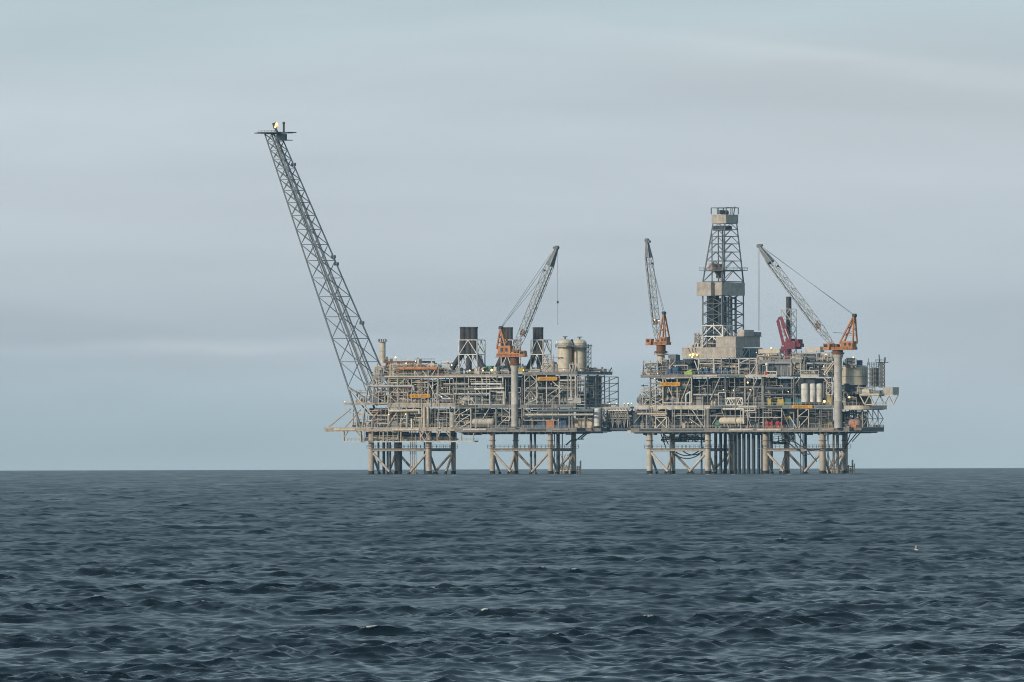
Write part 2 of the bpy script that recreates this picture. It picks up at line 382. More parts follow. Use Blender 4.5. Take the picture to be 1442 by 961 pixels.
# ------------------------------------------------------------------ mesh building in the platform frame
U = MPP
class MB:
    def __init__(self): self.v = []; self.f = []
    def hexa(self, p):
        n = len(self.v); self.v += [Vector(q) for q in p]
        self.f += [tuple(n + i for i in t) for t in ((0, 3, 2, 1), (4, 5, 6, 7), (0, 1, 5, 4), (1, 2, 6, 5), (2, 3, 7, 6), (3, 0, 4, 7))]
        return self
    def box(self, a0, a1, b0, b1, z0, z1):
        return self.hexa([(a0, b0, z0), (a1, b0, z0), (a1, b1, z0), (a0, b1, z0), (a0, b0, z1), (a1, b0, z1), (a1, b1, z1), (a0, b1, z1)])
    def bx(self, px0, px1, y0, y1, b0, b1):
        """front face at depth b0 spans photo px0..px1, rows y0 (top)..y1"""
        p = L(px0, y1, b0); q = L(px1, y0, b0)
        return self.box(p.x, q.x, b0 * U, b1 * U, p.z, q.z)
    def bar(self, p, q, w, h=None):
        p, q = Vector(p), Vector(q); h = h or w; d = q - p
        if d.length < 1e-5: return self
        d.normalize(); up = Vector((0, 0, 1)) if abs(d.z) < 0.9 else Vector((1, 0, 0))
        s = d.cross(up).normalized(); u = s.cross(d)
        s *= w / 2; u *= h / 2
        return self.hexa([p - s - u, p + s - u, p + s + u, p - s + u, q - s - u, q + s - u, q + s + u, q - s + u])
    def tube(self, p, q, r, r2=None, n=10, cap=True):
        p, q = Vector(p), Vector(q); r2 = r if r2 is None else r2; d = (q - p)
        if d.length < 1e-5: return self
        d.normalize(); up = Vector((0, 0, 1)) if abs(d.z) < 0.9 else Vector((1, 0, 0))
        s = d.cross(up).normalized(); u = s.cross(d); k = len(self.v)
        for c, rr in ((p, r), (q, r2)):
            for i in range(n):
                t = 2 * math.pi * i / n
                self.v.append(c + s * math.cos(t) * rr + u * math.sin(t) * rr)
        for i in range(n):
            j = (i + 1) % n
            self.f.append((k + i, k + j, k + n + j, k + n + i))
        if cap:
            self.f.append(tuple(k + i for i in reversed(range(n)))); self.f.append(tuple(k + n + i for i in range(n)))
        return self
    def pipe(self, pts, r, n=7):
        for p, q in zip(pts[:-1], pts[1:]): self.tube(p, q, r, n=n)
        for p in pts[1:-1]: self.ball(p, r * 1.05, 6, 4)
        return self
    def ball(self, c, r, n=8, m=5, sz=1.0):
        prof = [(r * math.sin(math.pi * i / m), -r * sz * math.cos(math.pi * i / m)) for i in range(m + 1)]
        return self.lathe(c, prof, n)
    def lathe(self, c, prof, n=16, axis='z'):
        """prof: (radius, height) from bottom to top; axis z, or x for lying vessels"""
        c = Vector(c); k = len(self.v)
        for r, h in prof:
            for i in range(n):
                t = 2 * math.pi * i / n
                if axis == 'z': self.v.append(c + Vector((r * math.cos(t), r * math.sin(t), h)))
                else: self.v.append(c + Vector((h, r * math.cos(t), r * math.sin(t))))
        for a in range(len(prof) - 1):
            for i in range(n):
                j = (i + 1) % n
                self.f.append((k + a * n + i, k + a * n + j, k + (a + 1) * n + j, k + (a + 1) * n + i))
        self.f.append(tuple(k + i for i in reversed(range(n)))); e = k + (len(prof) - 1) * n
        self.f.append(tuple(e + i for i in range(n)))
        return self
    def ln(self, x0, y0, b0, x1, y1, b1, w):
        """straight member between two photo points, width w in photo pixels"""
        return self.bar(L(x0, y0, b0), L(x1, y1, b1), w * U)
    def build(self, name, mat, parent=None, base=None, smooth=False):
        base = parent['_b'] if parent is not None else base
        bv = Vector(base)
        me = bpy.data.meshes.new(name)
        me.from_pydata([tuple(x - bv) for x in self.v], [], self.f)
        me.materials.append(mat); me.update()
        if smooth:
            me.polygons.foreach_set('use_smooth', [True] * len(me.polygons)); me.set_sharp_from_angle(angle=R(40))
        o = bpy.data.objects.new(name, me); col.objects.link(o)
        if parent is not None: o.parent = parent
        else: place(o, bv)
        o['_b'] = tuple(bv)
        return o

def place(o, bv):
    o.location = ORG + E1 * bv.x + E2 * bv.y + Vector((0, 0, bv.z)); o.rotation_euler = (0, 0, -THETA)

def thing(name, label, cat, base, group=None):
    o = bpy.data.objects.new(name, None); col.objects.link(o)
    place(o, Vector(base)); o['_b'] = tuple(base); o.empty_display_size = 2
    return tag(o, label, cat, group)

def solo(mb, name, mat, label, cat, base, group=None, smooth=False):
    return tag(mb.build(name, mat, None, base, smooth), label, cat, group)

M = dict(
    tan=paint('tan_steel', (.45, .39, .32), rough=.7, rust=.4),
    cream=paint('cream_paint', (.52, .47, .385), rust=.3),
    light=paint('pale_grey_paint', (.48, .465, .43), rust=.25),
    grey=paint('grey_paint', (.22, .22, .21), rust=.3),
    bluegrey=paint('blue_grey_paint', (.115, .135, .15), rust=.15),
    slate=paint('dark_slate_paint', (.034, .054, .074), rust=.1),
    dark=paint('dark_steel_and_shade', (.012, .026, .042), rust=.1),  # near-black: interior shade painted into inner walls; also for dark pipes
    deck=paint('deck_edge_paint', (.36, .31, .25), rust=.5),
    deckgrey=paint('grey_deck_edge_paint', (.18, .18, .175), rust=.4),
    silver=paint('galvanised_steel', (.40, .41, .41), rough=.45, rust=.15),
    boomgrey=paint('boom_steel', (.145, .168, .185), rough=.6, rust=.15),
    boomlight=paint('crane_boom_steel', (.36, .37, .36), rough=.6, rust=.15),
    soot=paint('sooty_stack_steel', (.048, .048, .053), rough=.75, rust=.2, streak=.3),
    growth=paint('wet_marine_growth', (.022, .026, .024), rough=.8, rust=.3),
    orange=paint('faded_orange_paint', (.45, .19, .07), rust=.55, var=.35),
    rust=paint('rusty_steel', (.17, .075, .035), rough=.8, rust=.5),
    sign=paint('amber_sign_board', (.55, .27, .025), rust=.25),
    letter=paint('brown_sign_letters', (.16, .075, .015), rust=.1),
    red=paint('dark_red_paint', (.165, .024, .05), rust=.2),
    brightred=paint('red_machinery_paint', (.33, .035, .03), rust=.2),
    blue=paint('blue_paint', (.02, .075, .16), rust=.15),
    teal=paint('teal_paint', (.025, .13, .13), rust=.15),
    green=paint('green_paint', (.06, .21, .13), rust=.15),
    yellow=paint('yellow_paint', (.42, .32, .05), rust=.2),
    limelit=paint('lime_lit_tone', (.35, .55, .08), rust=.05),
    white=paint('white_paint', (.66, .66, .62), rust=.3, streak=.1),
    clad=paint('beige_cladding', (.45, .42, .37), rough=.65, rust=.22, streak=.1),
    vessel=paint('cream_vessel_paint', (.60, .535, .42), rust=.28, streak=.12),
    hose=paint('black_rubber_hose', (.02, .022, .026), rough=.6, rust=0),
    cable=paint('steel_rope', (.16, .17, .18), rough=.5, rust=0),
    pink=paint('faded_salmon_paint', (.36, .25, .22), rust=.2),
    boat=paint('lifeboat_orange', (.62, .16, .035), rough=.4, rust=.05),
    glass=paint('dark_cab_glass', (.02, .03, .035), rough=.15, rust=0),
)
GLOW = emitter('warm_sodium_lamp', (1.0, .60, .20), 2.6)
GLOWW = emitter('pale_lamp', (1.0, .84, .60), 1.5)
FLAME = emitter('gas_flame', (1.0, .42, .10), 1.7)
FLAMEY = emitter('gas_flame_core', (1.0, .78, .36), 2.2)

def rail(parent, pts, h=3.6, step=2.2, mat='light', r=.075):
    """handrail: posts, top and middle rail along frame points (metres)"""
    mb = MB()
    for p, q in zip(pts[:-1], pts[1:]):
        p, q = Vector(p), Vector(q); n = max(1, int((q - p).length / step)); up = Vector((0, 0, h * U))
        for i in range(n + 1): c = p.lerp(q, i / n); mb.bar(c, c + up, r)
        mb.bar(p + up, q + up, r); mb.bar(p + up * .55, q + up * .55, r * .8)
    return mb.build('railing', M[mat], parent)

def lamp(parent, px, y, b, r=.42, warm=True):
    c = L(px, y, b); r *= .7 if warm else .55
    o = MB().ball(c, r, 8, 6).build('lamp', GLOW if warm else GLOWW, parent, smooth=True)
    MB().bar(c + Vector((0, .25, -.3)), c + Vector((0, .6, -1.3)), .14).build('bracket', M['grey'], o)
    return o

def panel(mb, x0, x1, y0, y1, b, pat, w=1.1, frame=True):
    """one lattice panel in the a-z plane"""
    if frame:
        mb.ln(x0, y0, b, x0, y1, b, w); mb.ln(x1, y0, b, x1, y1, b, w)
        mb.ln(x0, y0, b, x1, y0, b, w); mb.ln(x0, y1, b, x1, y1, b, w)
    xm, ym = (x0 + x1) / 2, (y0 + y1) / 2
    w *= .85
    if pat in '/X': mb.ln(x0, y1, b - .4, x1, y0, b - .4, w)
    if pat in '\\X': mb.ln(x0, y0, b + .4, x1, y1, b + .4, w)
    if pat == 'A': mb.ln(x0, y1, b, xm, y0, b, w); mb.ln(xm, y0, b, x1, y1, b, w)
    if pat == 'V': mb.ln(x0, y0, b, xm, y1, b, w); mb.ln(xm, y1, b, x1, y0, b, w)
    if pat == 'K': mb.ln(x0, y0, b, x1, ym, b, w); mb.ln(x1, ym, b, x0, y1, b, w)
    if pat == '=': mb.ln(x0, ym, b, x1, ym, b, w)
    return mb

def lattice(c0, c1, bays, ratio, rch, rbr, parent, mch, mbr, kind='X', n=6, rings=True):
    """four-chord mast from corner points c0 to c1; returns nothing, adds chords and bracing parts"""
    ws = [ratio ** -i for i in range(bays)]; S = sum(ws); t = [0]
    for w_ in ws: t.append(t[-1] + w_ / S)
    P = [[Vector(a).lerp(Vector(b), tt) for a, b in zip(c0, c1)] for tt in t]
    for i in range(4):
        MB().tube(c0[i], c1[i], rch, rch * .75, n).build('chord', mch, parent, smooth=True)
    for s in range(4):
        mb = MB(); j = (s + 1) % 4
        for k in range(bays):
            if rings or k: mb.tube(P[k][s], P[k][j], rbr, n=5)
            if kind == 'X':
                mb.tube(P[k][s], P[k + 1][j], rbr, n=5); mb.tube(P[k][j], P[k + 1][s], rbr, n=5)
            elif kind == 'Z':
                a, b = (s, j) if k % 2 else (j, s)
                mb.tube(P[k][a], P[k + 1][b], rbr, n=5)
            elif kind == 'K':
                m_ = (P[k + 1][s] + P[k + 1][j]) / 2
                mb.tube(P[k][s], m_, rbr, n=5); mb.tube(P[k][j], m_, rbr, n=5)
        mb.tube(P[-1][s], P[-1][j], rbr, n=5)
        mb.build('bracing', mbr, parent, smooth=True)
    return P

rnd = random.Random(5)
PIPES, MACHINES = {}, {}
def pipe_bay(parent, x0, x1, y0, y1, b, n=8, mats=('light', 'grey', 'cream', 'silver'), boxes=3, thick=1.0, seed=None, valves=True):
    """one bay of process pipework: runs along the deck with drops and loops, plus machines on its floor"""
    r_ = random.Random(seed if seed is not None else rnd.random())
    W_ = x1 - x0; H_ = y1 - y0
    pl = PIPES.setdefault(parent.name, []); ml = MACHINES.setdefault(parent.name, [])
    for i in range(int(n * 1.25)):
        m = r_.choice(mats); mb = MB()
        bb = b + r_.uniform(-5, 9); rad = r_.choice((.09, .12, .15, .2, .28)) * thick
        xa = x0 + r_.uniform(0, .55) * W_; xb = min(x1, xa + r_.uniform(.25, .95) * W_)
        yy = y0 + r_.uniform(.08, .85) * H_
        k = r_.random()
        pts = [L(xa, yy, bb), L(xb, yy, bb)]
        if k < .3: pts.append(L(xb, y1, bb))
        elif k < .45: pts.append(L(xb, y0, bb))
        elif k < .62: pts = [L(xa, y1, bb)] + pts + [L(xb, min(y1, yy + r_.uniform(2, .6 * H_)), bb)]
        elif k < .75: pts.append(L(xb, yy, bb + r_.uniform(6, 18)))
        elif k < .86: pts = [L(xa, y0, bb), L(xa, y1, bb)]
        mb.pipe(pts, rad, 6)
        if valves and r_.random() < .5:
            c = pts[0].lerp(pts[1], r_.uniform(.2, .8)); mb.ball(c, rad * 2.1, 7, 4)
            mb.bar(c, c + Vector((0, 0, rad * 4)), rad * .8)
        pl.append((sum((q - p).length for p, q in zip(pts[:-1], pts[1:])) * rad, mb, m))
    for i in range(boxes):
        m = r_.choice(('grey', 'bluegrey', 'slate', 'cream', 'bluegrey', 'grey', 'slate', r_.choice(('teal', 'rust', 'yellow', 'green', 'blue', 'grey', 'clad')) if r_.random() < .5 else 'grey'))
        mb = MB()
        ww = r_.uniform(3, 8); hh = r_.uniform(.12, .42) * H_; xx = x0 + r_.uniform(0, max(1, W_ - ww)); bb = b + r_.uniform(-4, 8)
        if r_.random() < .62:
            mb.bx(xx, xx + ww, y1 - hh, y1, bb, bb + r_.uniform(4, 9))
            mb.bx(xx + ww * .2, xx + ww * .5, y1 - hh - r_.uniform(.8, 2), y1 - hh, bb + 1, bb + 3)
        else:
            p = L(xx, y1 - hh * .6, bb + 3); q = L(xx + ww, y1 - hh * .6, bb + 3); rr = hh * .4 * U
            mb.lathe(p, [(rr * .3, -rr * .45), (rr * .8, -rr * .25), (rr, 0), (rr, q.x - p.x), (rr * .8, q.x - p.x + rr * .25), (rr * .3, q.x - p.x + rr * .45)], 10, 'x')
            mb.bx(xx + ww * .15, xx + ww * .3, y1 - hh * .3, y1, bb + 1, bb + 5); mb.bx(xx + ww * .7, xx + ww * .85, y1 - hh * .3, y1, bb + 1, bb + 5)
        ml.append((ww * hh, mb, m))

def drops(parent, xs, y0, y1, b, n, seed, mats):
    r_ = random.Random(seed); pl = PIPES.setdefault(parent.name, [])
    for i in range(n):
        x = r_.uniform(*xs); ya = r_.uniform(y0, y1 - 8); yb = min(y1, ya + r_.uniform(9, 40)); m = r_.choice(mats); bb = b + r_.uniform(-1.5, .5)
        mb = MB(); p, q = L(x, ya, bb), L(x, yb, bb); q.x = p.x; rad = r_.uniform(.07, .15)
        pts = [p, q]
        if r_.random() < .5: pts = [p + Vector((r_.uniform(-3, 3), 0, 0))] + pts
        if r_.random() < .4: pts.append(q + Vector((r_.uniform(-3, 3), 0, 0)))
        mb.pipe(pts, rad, 6); pl.append((rad, mb, m))

def flush(parent):
    """link the collected pieces: the largest as parts, the maze of small ones as one part"""
    for store, name, rest, keep in ((PIPES, 'pipe_run', 'pipework', 96), (MACHINES, 'machine', 'small_machinery', 96)):
        L_ = sorted(store.get(parent.name, []), key=lambda t: -t[0])
        for _, mb, m in L_[:keep]: mb.build(name, M[m], parent, smooth=True)
        L_ = L_[keep:]
        if not L_: continue
        bv = Vector(parent['_b']); vs, fs, mi, ms = [], [], [], []
        for _, mb, m in L_:
            if m not in ms: ms.append(m)
            k = len(vs); vs += [tuple(v - bv) for v in mb.v]; fs += [tuple(k + i for i in f) for f in mb.f]; mi += [ms.index(m)] * len(mb.f)
        me = bpy.data.meshes.new(rest); me.from_pydata(vs, [], fs)
        for m in ms: me.materials.append(M[m])
        me.polygons.foreach_set('material_index', mi); me.polygons.foreach_set('use_smooth', [True] * len(fs)); me.update()
        me.set_sharp_from_angle(angle=R(40))
        o = bpy.data.objects.new(rest, me); col.objects.link(o); o.parent = parent; o['_b'] = tuple(bv); o['kind'] = 'stuff'

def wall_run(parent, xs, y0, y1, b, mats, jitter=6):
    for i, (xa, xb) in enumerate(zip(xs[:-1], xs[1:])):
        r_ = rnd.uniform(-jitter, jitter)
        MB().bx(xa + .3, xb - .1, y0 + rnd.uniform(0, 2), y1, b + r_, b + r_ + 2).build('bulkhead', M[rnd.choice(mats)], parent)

def slab(parent, x0, x1, y0, y1, b0, b1, mat, lip=True):
    """deck plate with an edge girder and stiffeners"""
    mb = MB(); t = y1 - y0
    p = L(x0, y0, b0); q = L(x1, y1, b0); zm = p.z - (p.z - q.z) * .35
    mb.box(p.x, q.x, b0 * U, b1 * U, zm, p.z)
    o = mb.build('deck', M[mat], parent)
    g = MB()
    e = .28
    g.box(p.x + .02, q.x - .02, b0 * U + .05, b0 * U + .05 + e, q.z, zm - .004)
    g.box(q.x - .05 - e, q.x - .05, b0 * U + .5, b1 * U - .05, q.z, zm - .004)
    k = p.x + 1.5
    while k < q.x - .5:
        g.box(k, k + .18, b0 * U - .04, b0 * U + .04, q.z + .02, zm - .01); k += 3.1
    g.build('edge_girder', M[mat], o)
    if lip: rail(o, [(p.x, b0 * U + .1, p.z), (q.x - .1, b0 * U + .1, p.z), (q.x - .1, b1 * U - .1, p.z)])
    return o

def column(parent, x, y0, y1, b, w, mat='light', rnd_=False):
    mb = MB()
    p, q = L(x, y1, b), L(x, y0, b); q.x = p.x
    if rnd_: mb.tube(p, q, w * U / 2, n=12)
    else: mb.bar(p, q, w * U)
    return mb.build('column', M[mat], parent, smooth=rnd_)

def brace(parent, x0, y0, b0, x1, y1, b1, w, mat='light'):
    return MB().tube(L(x0, y0, b0), L(x1, y1, b1), w * U / 2, n=8).build('brace', M[mat], parent, smooth=True)

def jacket(parent, fl, bl, top, mat, wf=8.2, wb=7.2, beam=634, rail_=True, foot=668):
    """steel jacket of two front and two rear legs with V braces down to the water"""
    F, B = 0, 53
    legs = [(fl[0], F, wf), (fl[1], F, wf), (bl[1], B, wb), (bl[0], B, wb)]
    base = []
    for x, b, w_ in legs:
        p = L(x, foot, b); zt = L(x, top, b).z; zb = WATER - 6
        r = w_ * U / 2
        o = MB().tube((p.x, p.y, zb), (p.x, p.y, zt), r, n=18).build('leg', M[mat], parent, smooth=True)
        MB().tube((p.x, p.y, zb), (p.x, p.y, WATER + 1.35), r * 1.07, r * 1.04, 18).build('splash_zone', M['growth'], o, smooth=True)
        zz = L(x, 621, b).z
        MB().tube((p.x, p.y, zz), (p.x, p.y, zz + .35), r * 1.28, n=18).build('collar', M['grey'], o, smooth=True)
        base.append(Vector((p.x, p.y, 0)))
    zb = L(fl[0], beam, 0).z
    for i in range(4):
        p, q = base[i], base[(i + 1) % 4]
        m = (p + q) / 2
        a = p + Vector((0, 0, zb)); c = q + Vector((0, 0, zb))
        MB().tube(a, c, 1.9 * U, n=12).build('beam', M[mat], parent, smooth=True)
        mw = m + Vector((0, 0, WATER - 3.2))
        d = (q - p).normalized() * 1.0
        for s_, e in ((a, mw - d), (c, mw + d)):
            s_ = s_ + Vector((0, 0, -.5))
            o = MB().tube(s_, e, 1.75 * U, n=12).build('brace', M[mat], parent, smooth=True)
            tt = (WATER + 1.0 - s_.z) / (e.z - s_.z)
            MB().tube(s_.lerp(e, tt), e, 1.9 * U, n=12).build('splash_zone', M['growth'], o, smooth=True)
    if rail_:
        zt = zb + 2.0 * U
        a0, a1 = min(v.x for v in base), max(v.x for v in base); b0, b1 = 0, 53 * U
        mb = MB()
        mb.box(a0 - 1.2, a1 + 1.2, b0 - 1.6, b0 + .2, zt, zt + .14).box(a0 - 1.2, a1 + 1.2, b1 - .2, b1 + 1.6, zt, zt + .14)
        mb.box(a1 - .4, a1 + 1.4, b0 + .21, b1 - .21, zt, zt + .14)
        o = mb.build('walkway', M['grey'], parent)
        rail(o, [(a0 - 1.2, b0 - 1.5, zt + .14), (a1 + 1.2, b0 - 1.5, zt + .14)], h=4.6, mat='slate', r=.13)
        rail(o, [(a0 - 1.2, b1 + 1.5, zt + .14), (a1 + 1.2, b1 + 1.5, zt + .14), (a1 + 1.2, b0 - 1.5, zt + .14)], h=4.6, mat='slate', r=.13)
    return base

# ================================================================== LEFT PLATFORM
LP = thing('production_platform', 'tan and grey offshore production platform on eight legs below the tall flare boom', 'oil platform', L(640, 668, 25))
jacket(LP, (523, 604), (558.5, 638.5), 607, 'tan')
jacket(LP, (693.5, 775), (726.5, 808), 607, 'tan', wf=7.4)
# caissons and risers between the legs
for x, w_, b, m in ((533, 3, 30, 'slate'), (540.5, 4.2, 26, 'slate'), (546, 3.2, 40, 'dark'), (549.5, 3, 18, 'slate'), (578, 1.3, 12, 'tan'), (580.6, 1.3, 12, 'tan'),
                    (583.2, 1.3, 12, 'tan'), (585.8, 1.3, 12, 'tan'), (598, 2.6, 30, 'slate'), (563.5, 6, 38, 'slate'), (747.8, 3.6, 20, 'bluegrey'),
                    (753.4, 3.4, 24, 'bluegrey'), (786, 5.2, 30, 'slate'), (781, 1.6, 20, 'grey'), (792, 1.4, 32, 'grey')):
    p = L(x, 668, b)
    MB().tube((p.x, p.y, WATER - 5), (p.x, p.y, L(x, 606, b).z), w_ * U / 2, n=10).build('riser', M[m], LP, smooth=True)
# decks
slab(LP, 457, 640, 602.5, 607.3, -12, 66, 'deck')
slab(LP, 640.4, 812, 603.2, 608.4, -12, 66, 'deckgrey')
slab(LP, 812.3, 846, 603.0, 607.6, 6, 66, 'deckgrey')
slab(LP, 545, 640, 568.2, 572.8, -12, 66, 'deck')
slab(LP, 484, 544.6, 567.4, 570.6, 2, 66, 'deck')
slab(LP, 640.4, 811, 570.4, 574.2, -12, 66, 'deckgrey')
slab(LP, 736, 813, 524.0, 527.8, -12, 66, 'deckgrey')
slab(LP, 626, 735.6, 527.5, 530.5, -8, 66, 'grey')
slab(LP, 540, 584, 509.0, 511.2, 10, 55, 'rust')
slab(LP, 524, 625.5, 530.0, 532.4, -8, 60, 'grey')
# girders under the cellar deck
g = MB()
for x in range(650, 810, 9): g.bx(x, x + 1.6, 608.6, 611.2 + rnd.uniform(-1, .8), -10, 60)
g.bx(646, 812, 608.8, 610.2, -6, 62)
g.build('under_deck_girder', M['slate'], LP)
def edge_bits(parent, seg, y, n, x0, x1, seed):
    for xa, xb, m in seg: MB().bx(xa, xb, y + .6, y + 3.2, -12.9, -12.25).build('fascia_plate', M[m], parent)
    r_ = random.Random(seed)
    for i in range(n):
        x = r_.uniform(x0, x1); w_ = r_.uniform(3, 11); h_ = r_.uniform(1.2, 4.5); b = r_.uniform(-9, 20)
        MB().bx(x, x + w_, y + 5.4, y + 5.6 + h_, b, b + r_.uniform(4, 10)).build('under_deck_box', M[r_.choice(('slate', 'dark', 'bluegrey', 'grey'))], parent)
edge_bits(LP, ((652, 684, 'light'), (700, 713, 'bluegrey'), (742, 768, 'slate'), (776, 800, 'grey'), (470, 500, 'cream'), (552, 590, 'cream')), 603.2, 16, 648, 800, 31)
edge_bits(LP, ((646, 672, 'slate'), (690, 712, 'bluegrey'), (742, 775, 'slate'), (786, 806, 'bluegrey')), 570.2, 8, 645, 790, 32)
# hanging lower catwalk on the left
p, q = L(484, 621.4, -10), L(668, 622.8, -10)
cw = MB().box(p.x, q.x, -3.0, -.4, q.z, p.z).build('catwalk', M['light'], LP)
rail(cw, [(p.x, -.5, p.z), (q.x, -.5, p.z)], mat='grey')
for x, w_ in ((484.5, 1.6), (508, 2.6), (540, 1.8), (565, 1.6), (592, 1.4), (617, 1.4), (634, 1.4), (650, 1.3), (667, 1.3)):
    MB().ln(x, 607.5, -9, x + rnd.uniform(-.3, .3), 621.3, -9, w_).build('hanger', M['tan'], LP)
for x0, x1 in ((484.5, 490), (508, 502), (592, 598), (604, 598), (617, 620), (634, 628)):
    MB().ln(x0, 616, -9, x1, 607.5, -9, 1.3).build('knee_brace', M['tan'], LP)
brace(LP, 590, 607, -9.5, 598, 621, -9.5, 1.5, 'tan'); brace(LP, 606, 607, -9.5, 598, 621, -9.5, 1.3, 'tan')
wall_run(LP, (515, 545, 575, 610, 642), 607.6, 620.6, 32, ('dark', 'slate'), 8)
for x0, x1, yy, r_ in ((530, 640, 612, .45), (520, 636, 616.5, .6), (545, 645, 619, .35)):
    MB().tube(L(x0, yy, 10), L(x1, yy, 10), r_, n=8).build('pipe', M['slate'], LP, smooth=True)
pipe_bay(LP, 512, 560, 608, 621, 2, 14, ('cream', 'light', 'tan', 'grey'), 4, seed=1)
pipe_bay(LP, 560, 642, 608, 621, 4, 14, ('slate', 'bluegrey', 'grey'), 4, seed=2)
# bulkheads that close each storey, painted dark to stand for the shade inside
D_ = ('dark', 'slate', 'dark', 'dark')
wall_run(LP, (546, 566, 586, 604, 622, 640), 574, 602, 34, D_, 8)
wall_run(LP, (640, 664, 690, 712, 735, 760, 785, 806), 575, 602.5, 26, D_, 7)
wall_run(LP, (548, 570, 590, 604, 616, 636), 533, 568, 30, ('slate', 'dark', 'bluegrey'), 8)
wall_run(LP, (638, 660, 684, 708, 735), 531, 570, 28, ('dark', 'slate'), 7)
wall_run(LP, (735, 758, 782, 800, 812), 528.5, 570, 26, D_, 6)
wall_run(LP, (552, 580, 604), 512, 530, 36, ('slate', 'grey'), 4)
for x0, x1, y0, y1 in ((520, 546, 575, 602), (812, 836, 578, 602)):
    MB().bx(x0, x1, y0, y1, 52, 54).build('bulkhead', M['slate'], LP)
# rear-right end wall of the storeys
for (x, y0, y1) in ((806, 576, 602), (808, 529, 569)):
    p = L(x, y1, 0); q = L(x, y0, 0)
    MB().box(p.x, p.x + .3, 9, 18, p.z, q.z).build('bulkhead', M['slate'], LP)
# main columns, storey by storey
for x, m in ((548, 'tan'), (573, 'cream'), (594.8, 'tan'), (634, 'grey'), (664, 'light'), (699, 'grey'), (735.5, 'grey'), (787, 'grey'), (806, 'grey')):
    column(LP, x, 573.2, 602.4, -9, 2.0, m)
for x in (597.8, 602.8): column(LP, x, 573.2, 602.4, -10, 4.2, 'cream', True)
for x, m in ((560, 'light'), (580, 'cream'), (592.5, 'light'), (603, 'cream'), (617, 'light'), (639, 'grey'), (735.5, 'light'), (757.5, 'light')):
    column(LP, x, 532.6, 568, -7, 1.6, m)
for x in (770, 788, 800.5, 810.5): column(LP, x, 528, 570.2, -9, 1.7, 'light')
for x in (664, 680, 690, 708): column(LP, x, 531, 570.2, -5, 1.2, 'light')
for b in (8, 30, 52):
    for x0, y0, y1 in ((808, 528, 570), (806, 574.5, 603)):
        p = L(x0, y1, 0); q = L(x0, y0, 0)
        MB().bar((p.x + .4, b * U, p.z), (p.x + .4, b * U, q.z), .5).build('column', M['grey'], LP)
# raking braces
for a in ((463, 601.5, -9, 494, 576, 2, 2.0), (486, 602, -4, 508, 577, 6, 1.9), (516, 600, -10, 533, 580, -2, 1.6), (545, 602, -10, 562, 577, -10, 2.4),
          (676, 596, -10, 690, 574, -10, 1.3), (700, 602, -10, 716, 586, -10, 1.3), (617, 552, -8, 636, 562, -8, 1.2), (548, 536, -8, 560, 552, -8, 1.2),
          (581, 518, -8, 594, 536, -8, 1.3), (594, 521, -8, 604, 532, -8, 1.2), (604, 546, -8, 616, 540, -8, 1.2), (604, 556, -8, 617, 568, -8, 1.4),
          (770, 558, -10, 788, 546, -10, 1.3), (772, 532, -10, 790, 548, -10, 1.3), (772, 568, -10, 794, 548, -10, 1.2)):
    brace(LP, *a, mat='tan' if a[0] < 570 else 'light')
# scaffold-like secondary frames, each a lattice of its own
def frame_part(parent, x0, x1, ys, b, pats, w=1.0, mat='light', xs=None, name='truss_frame'):
    mb = MB(); xs = xs or (x0, x1)
    for (xa, xb), col_ in zip(zip(xs[:-1], xs[1:]), range(99)):
        for i, (ya, yb) in enumerate(zip(ys[:-1], ys[1:])): panel(mb, xa, xb, ya, yb, b, pats[(i + col_) % len(pats)], w)
    return mb.build(name, M[mat], parent)
frame_part(LP, 603.3, 617.2, (514, 537, 568), -10, '/\\', 1.3, 'light')
frame_part(LP, 739, 756, (528.5, 537, 551, 562, 570), -10.5, ('A', '/', 'A', '/'), 1.1, 'light')
frame_part(LP, 738, 787, (574.6, 582, 592), -10.5, ('\\', '=', '/'), 1.0, 'light', xs=(738, 747, 757, 767, 776.5, 787))
frame_part(LP, 640, 663, (575, 584, 594, 603), -10.5, ('/', '/', '/'), 1.2, 'light', xs=(640, 647, 663), name='stair_tower')
frame_part(LP, 707, 718, (574.5, 582, 592), -10.5, ('\\', '='), .9, 'light')
frame_part(LP, 525, 546, (533, 545, 557, 568), -2, ('X', '/', '\\'), .9, 'cream')
frame_part(LP, 548, 603, (533, 545, 557, 568), -9, ('=', '/', '\\', '='), .9, 'cream', xs=(548, 560, 571, 580, 592, 603))
frame_part(LP, 549, 603, (513, 521, 532), -6, ('=', '\\', '='), .9, 'cream', xs=(549, 562, 580, 593, 603))
frame_part(LP, 660, 710, (531, 538, 545, 557, 570), -9, ('=', '-', '=', '\\', '-'), .9, 'white', xs=(660, 670, 678, 690, 700, 708.5))
frame_part(LP, 788, 811, (529, 540, 550, 570), -9.5, ('-', '=', '-'), .8, 'light', xs=(788, 800.5, 811))
frame_part(LP, 548, 596, (574, 581, 603), -9, ('=', '-', '/'), .9, 'cream', xs=(548, 560, 573, 585, 596))
frame_part(LP, 606, 634, (576, 588, 603), -8, ('=', '-'), .8, 'grey', xs=(606, 614, 626, 634))
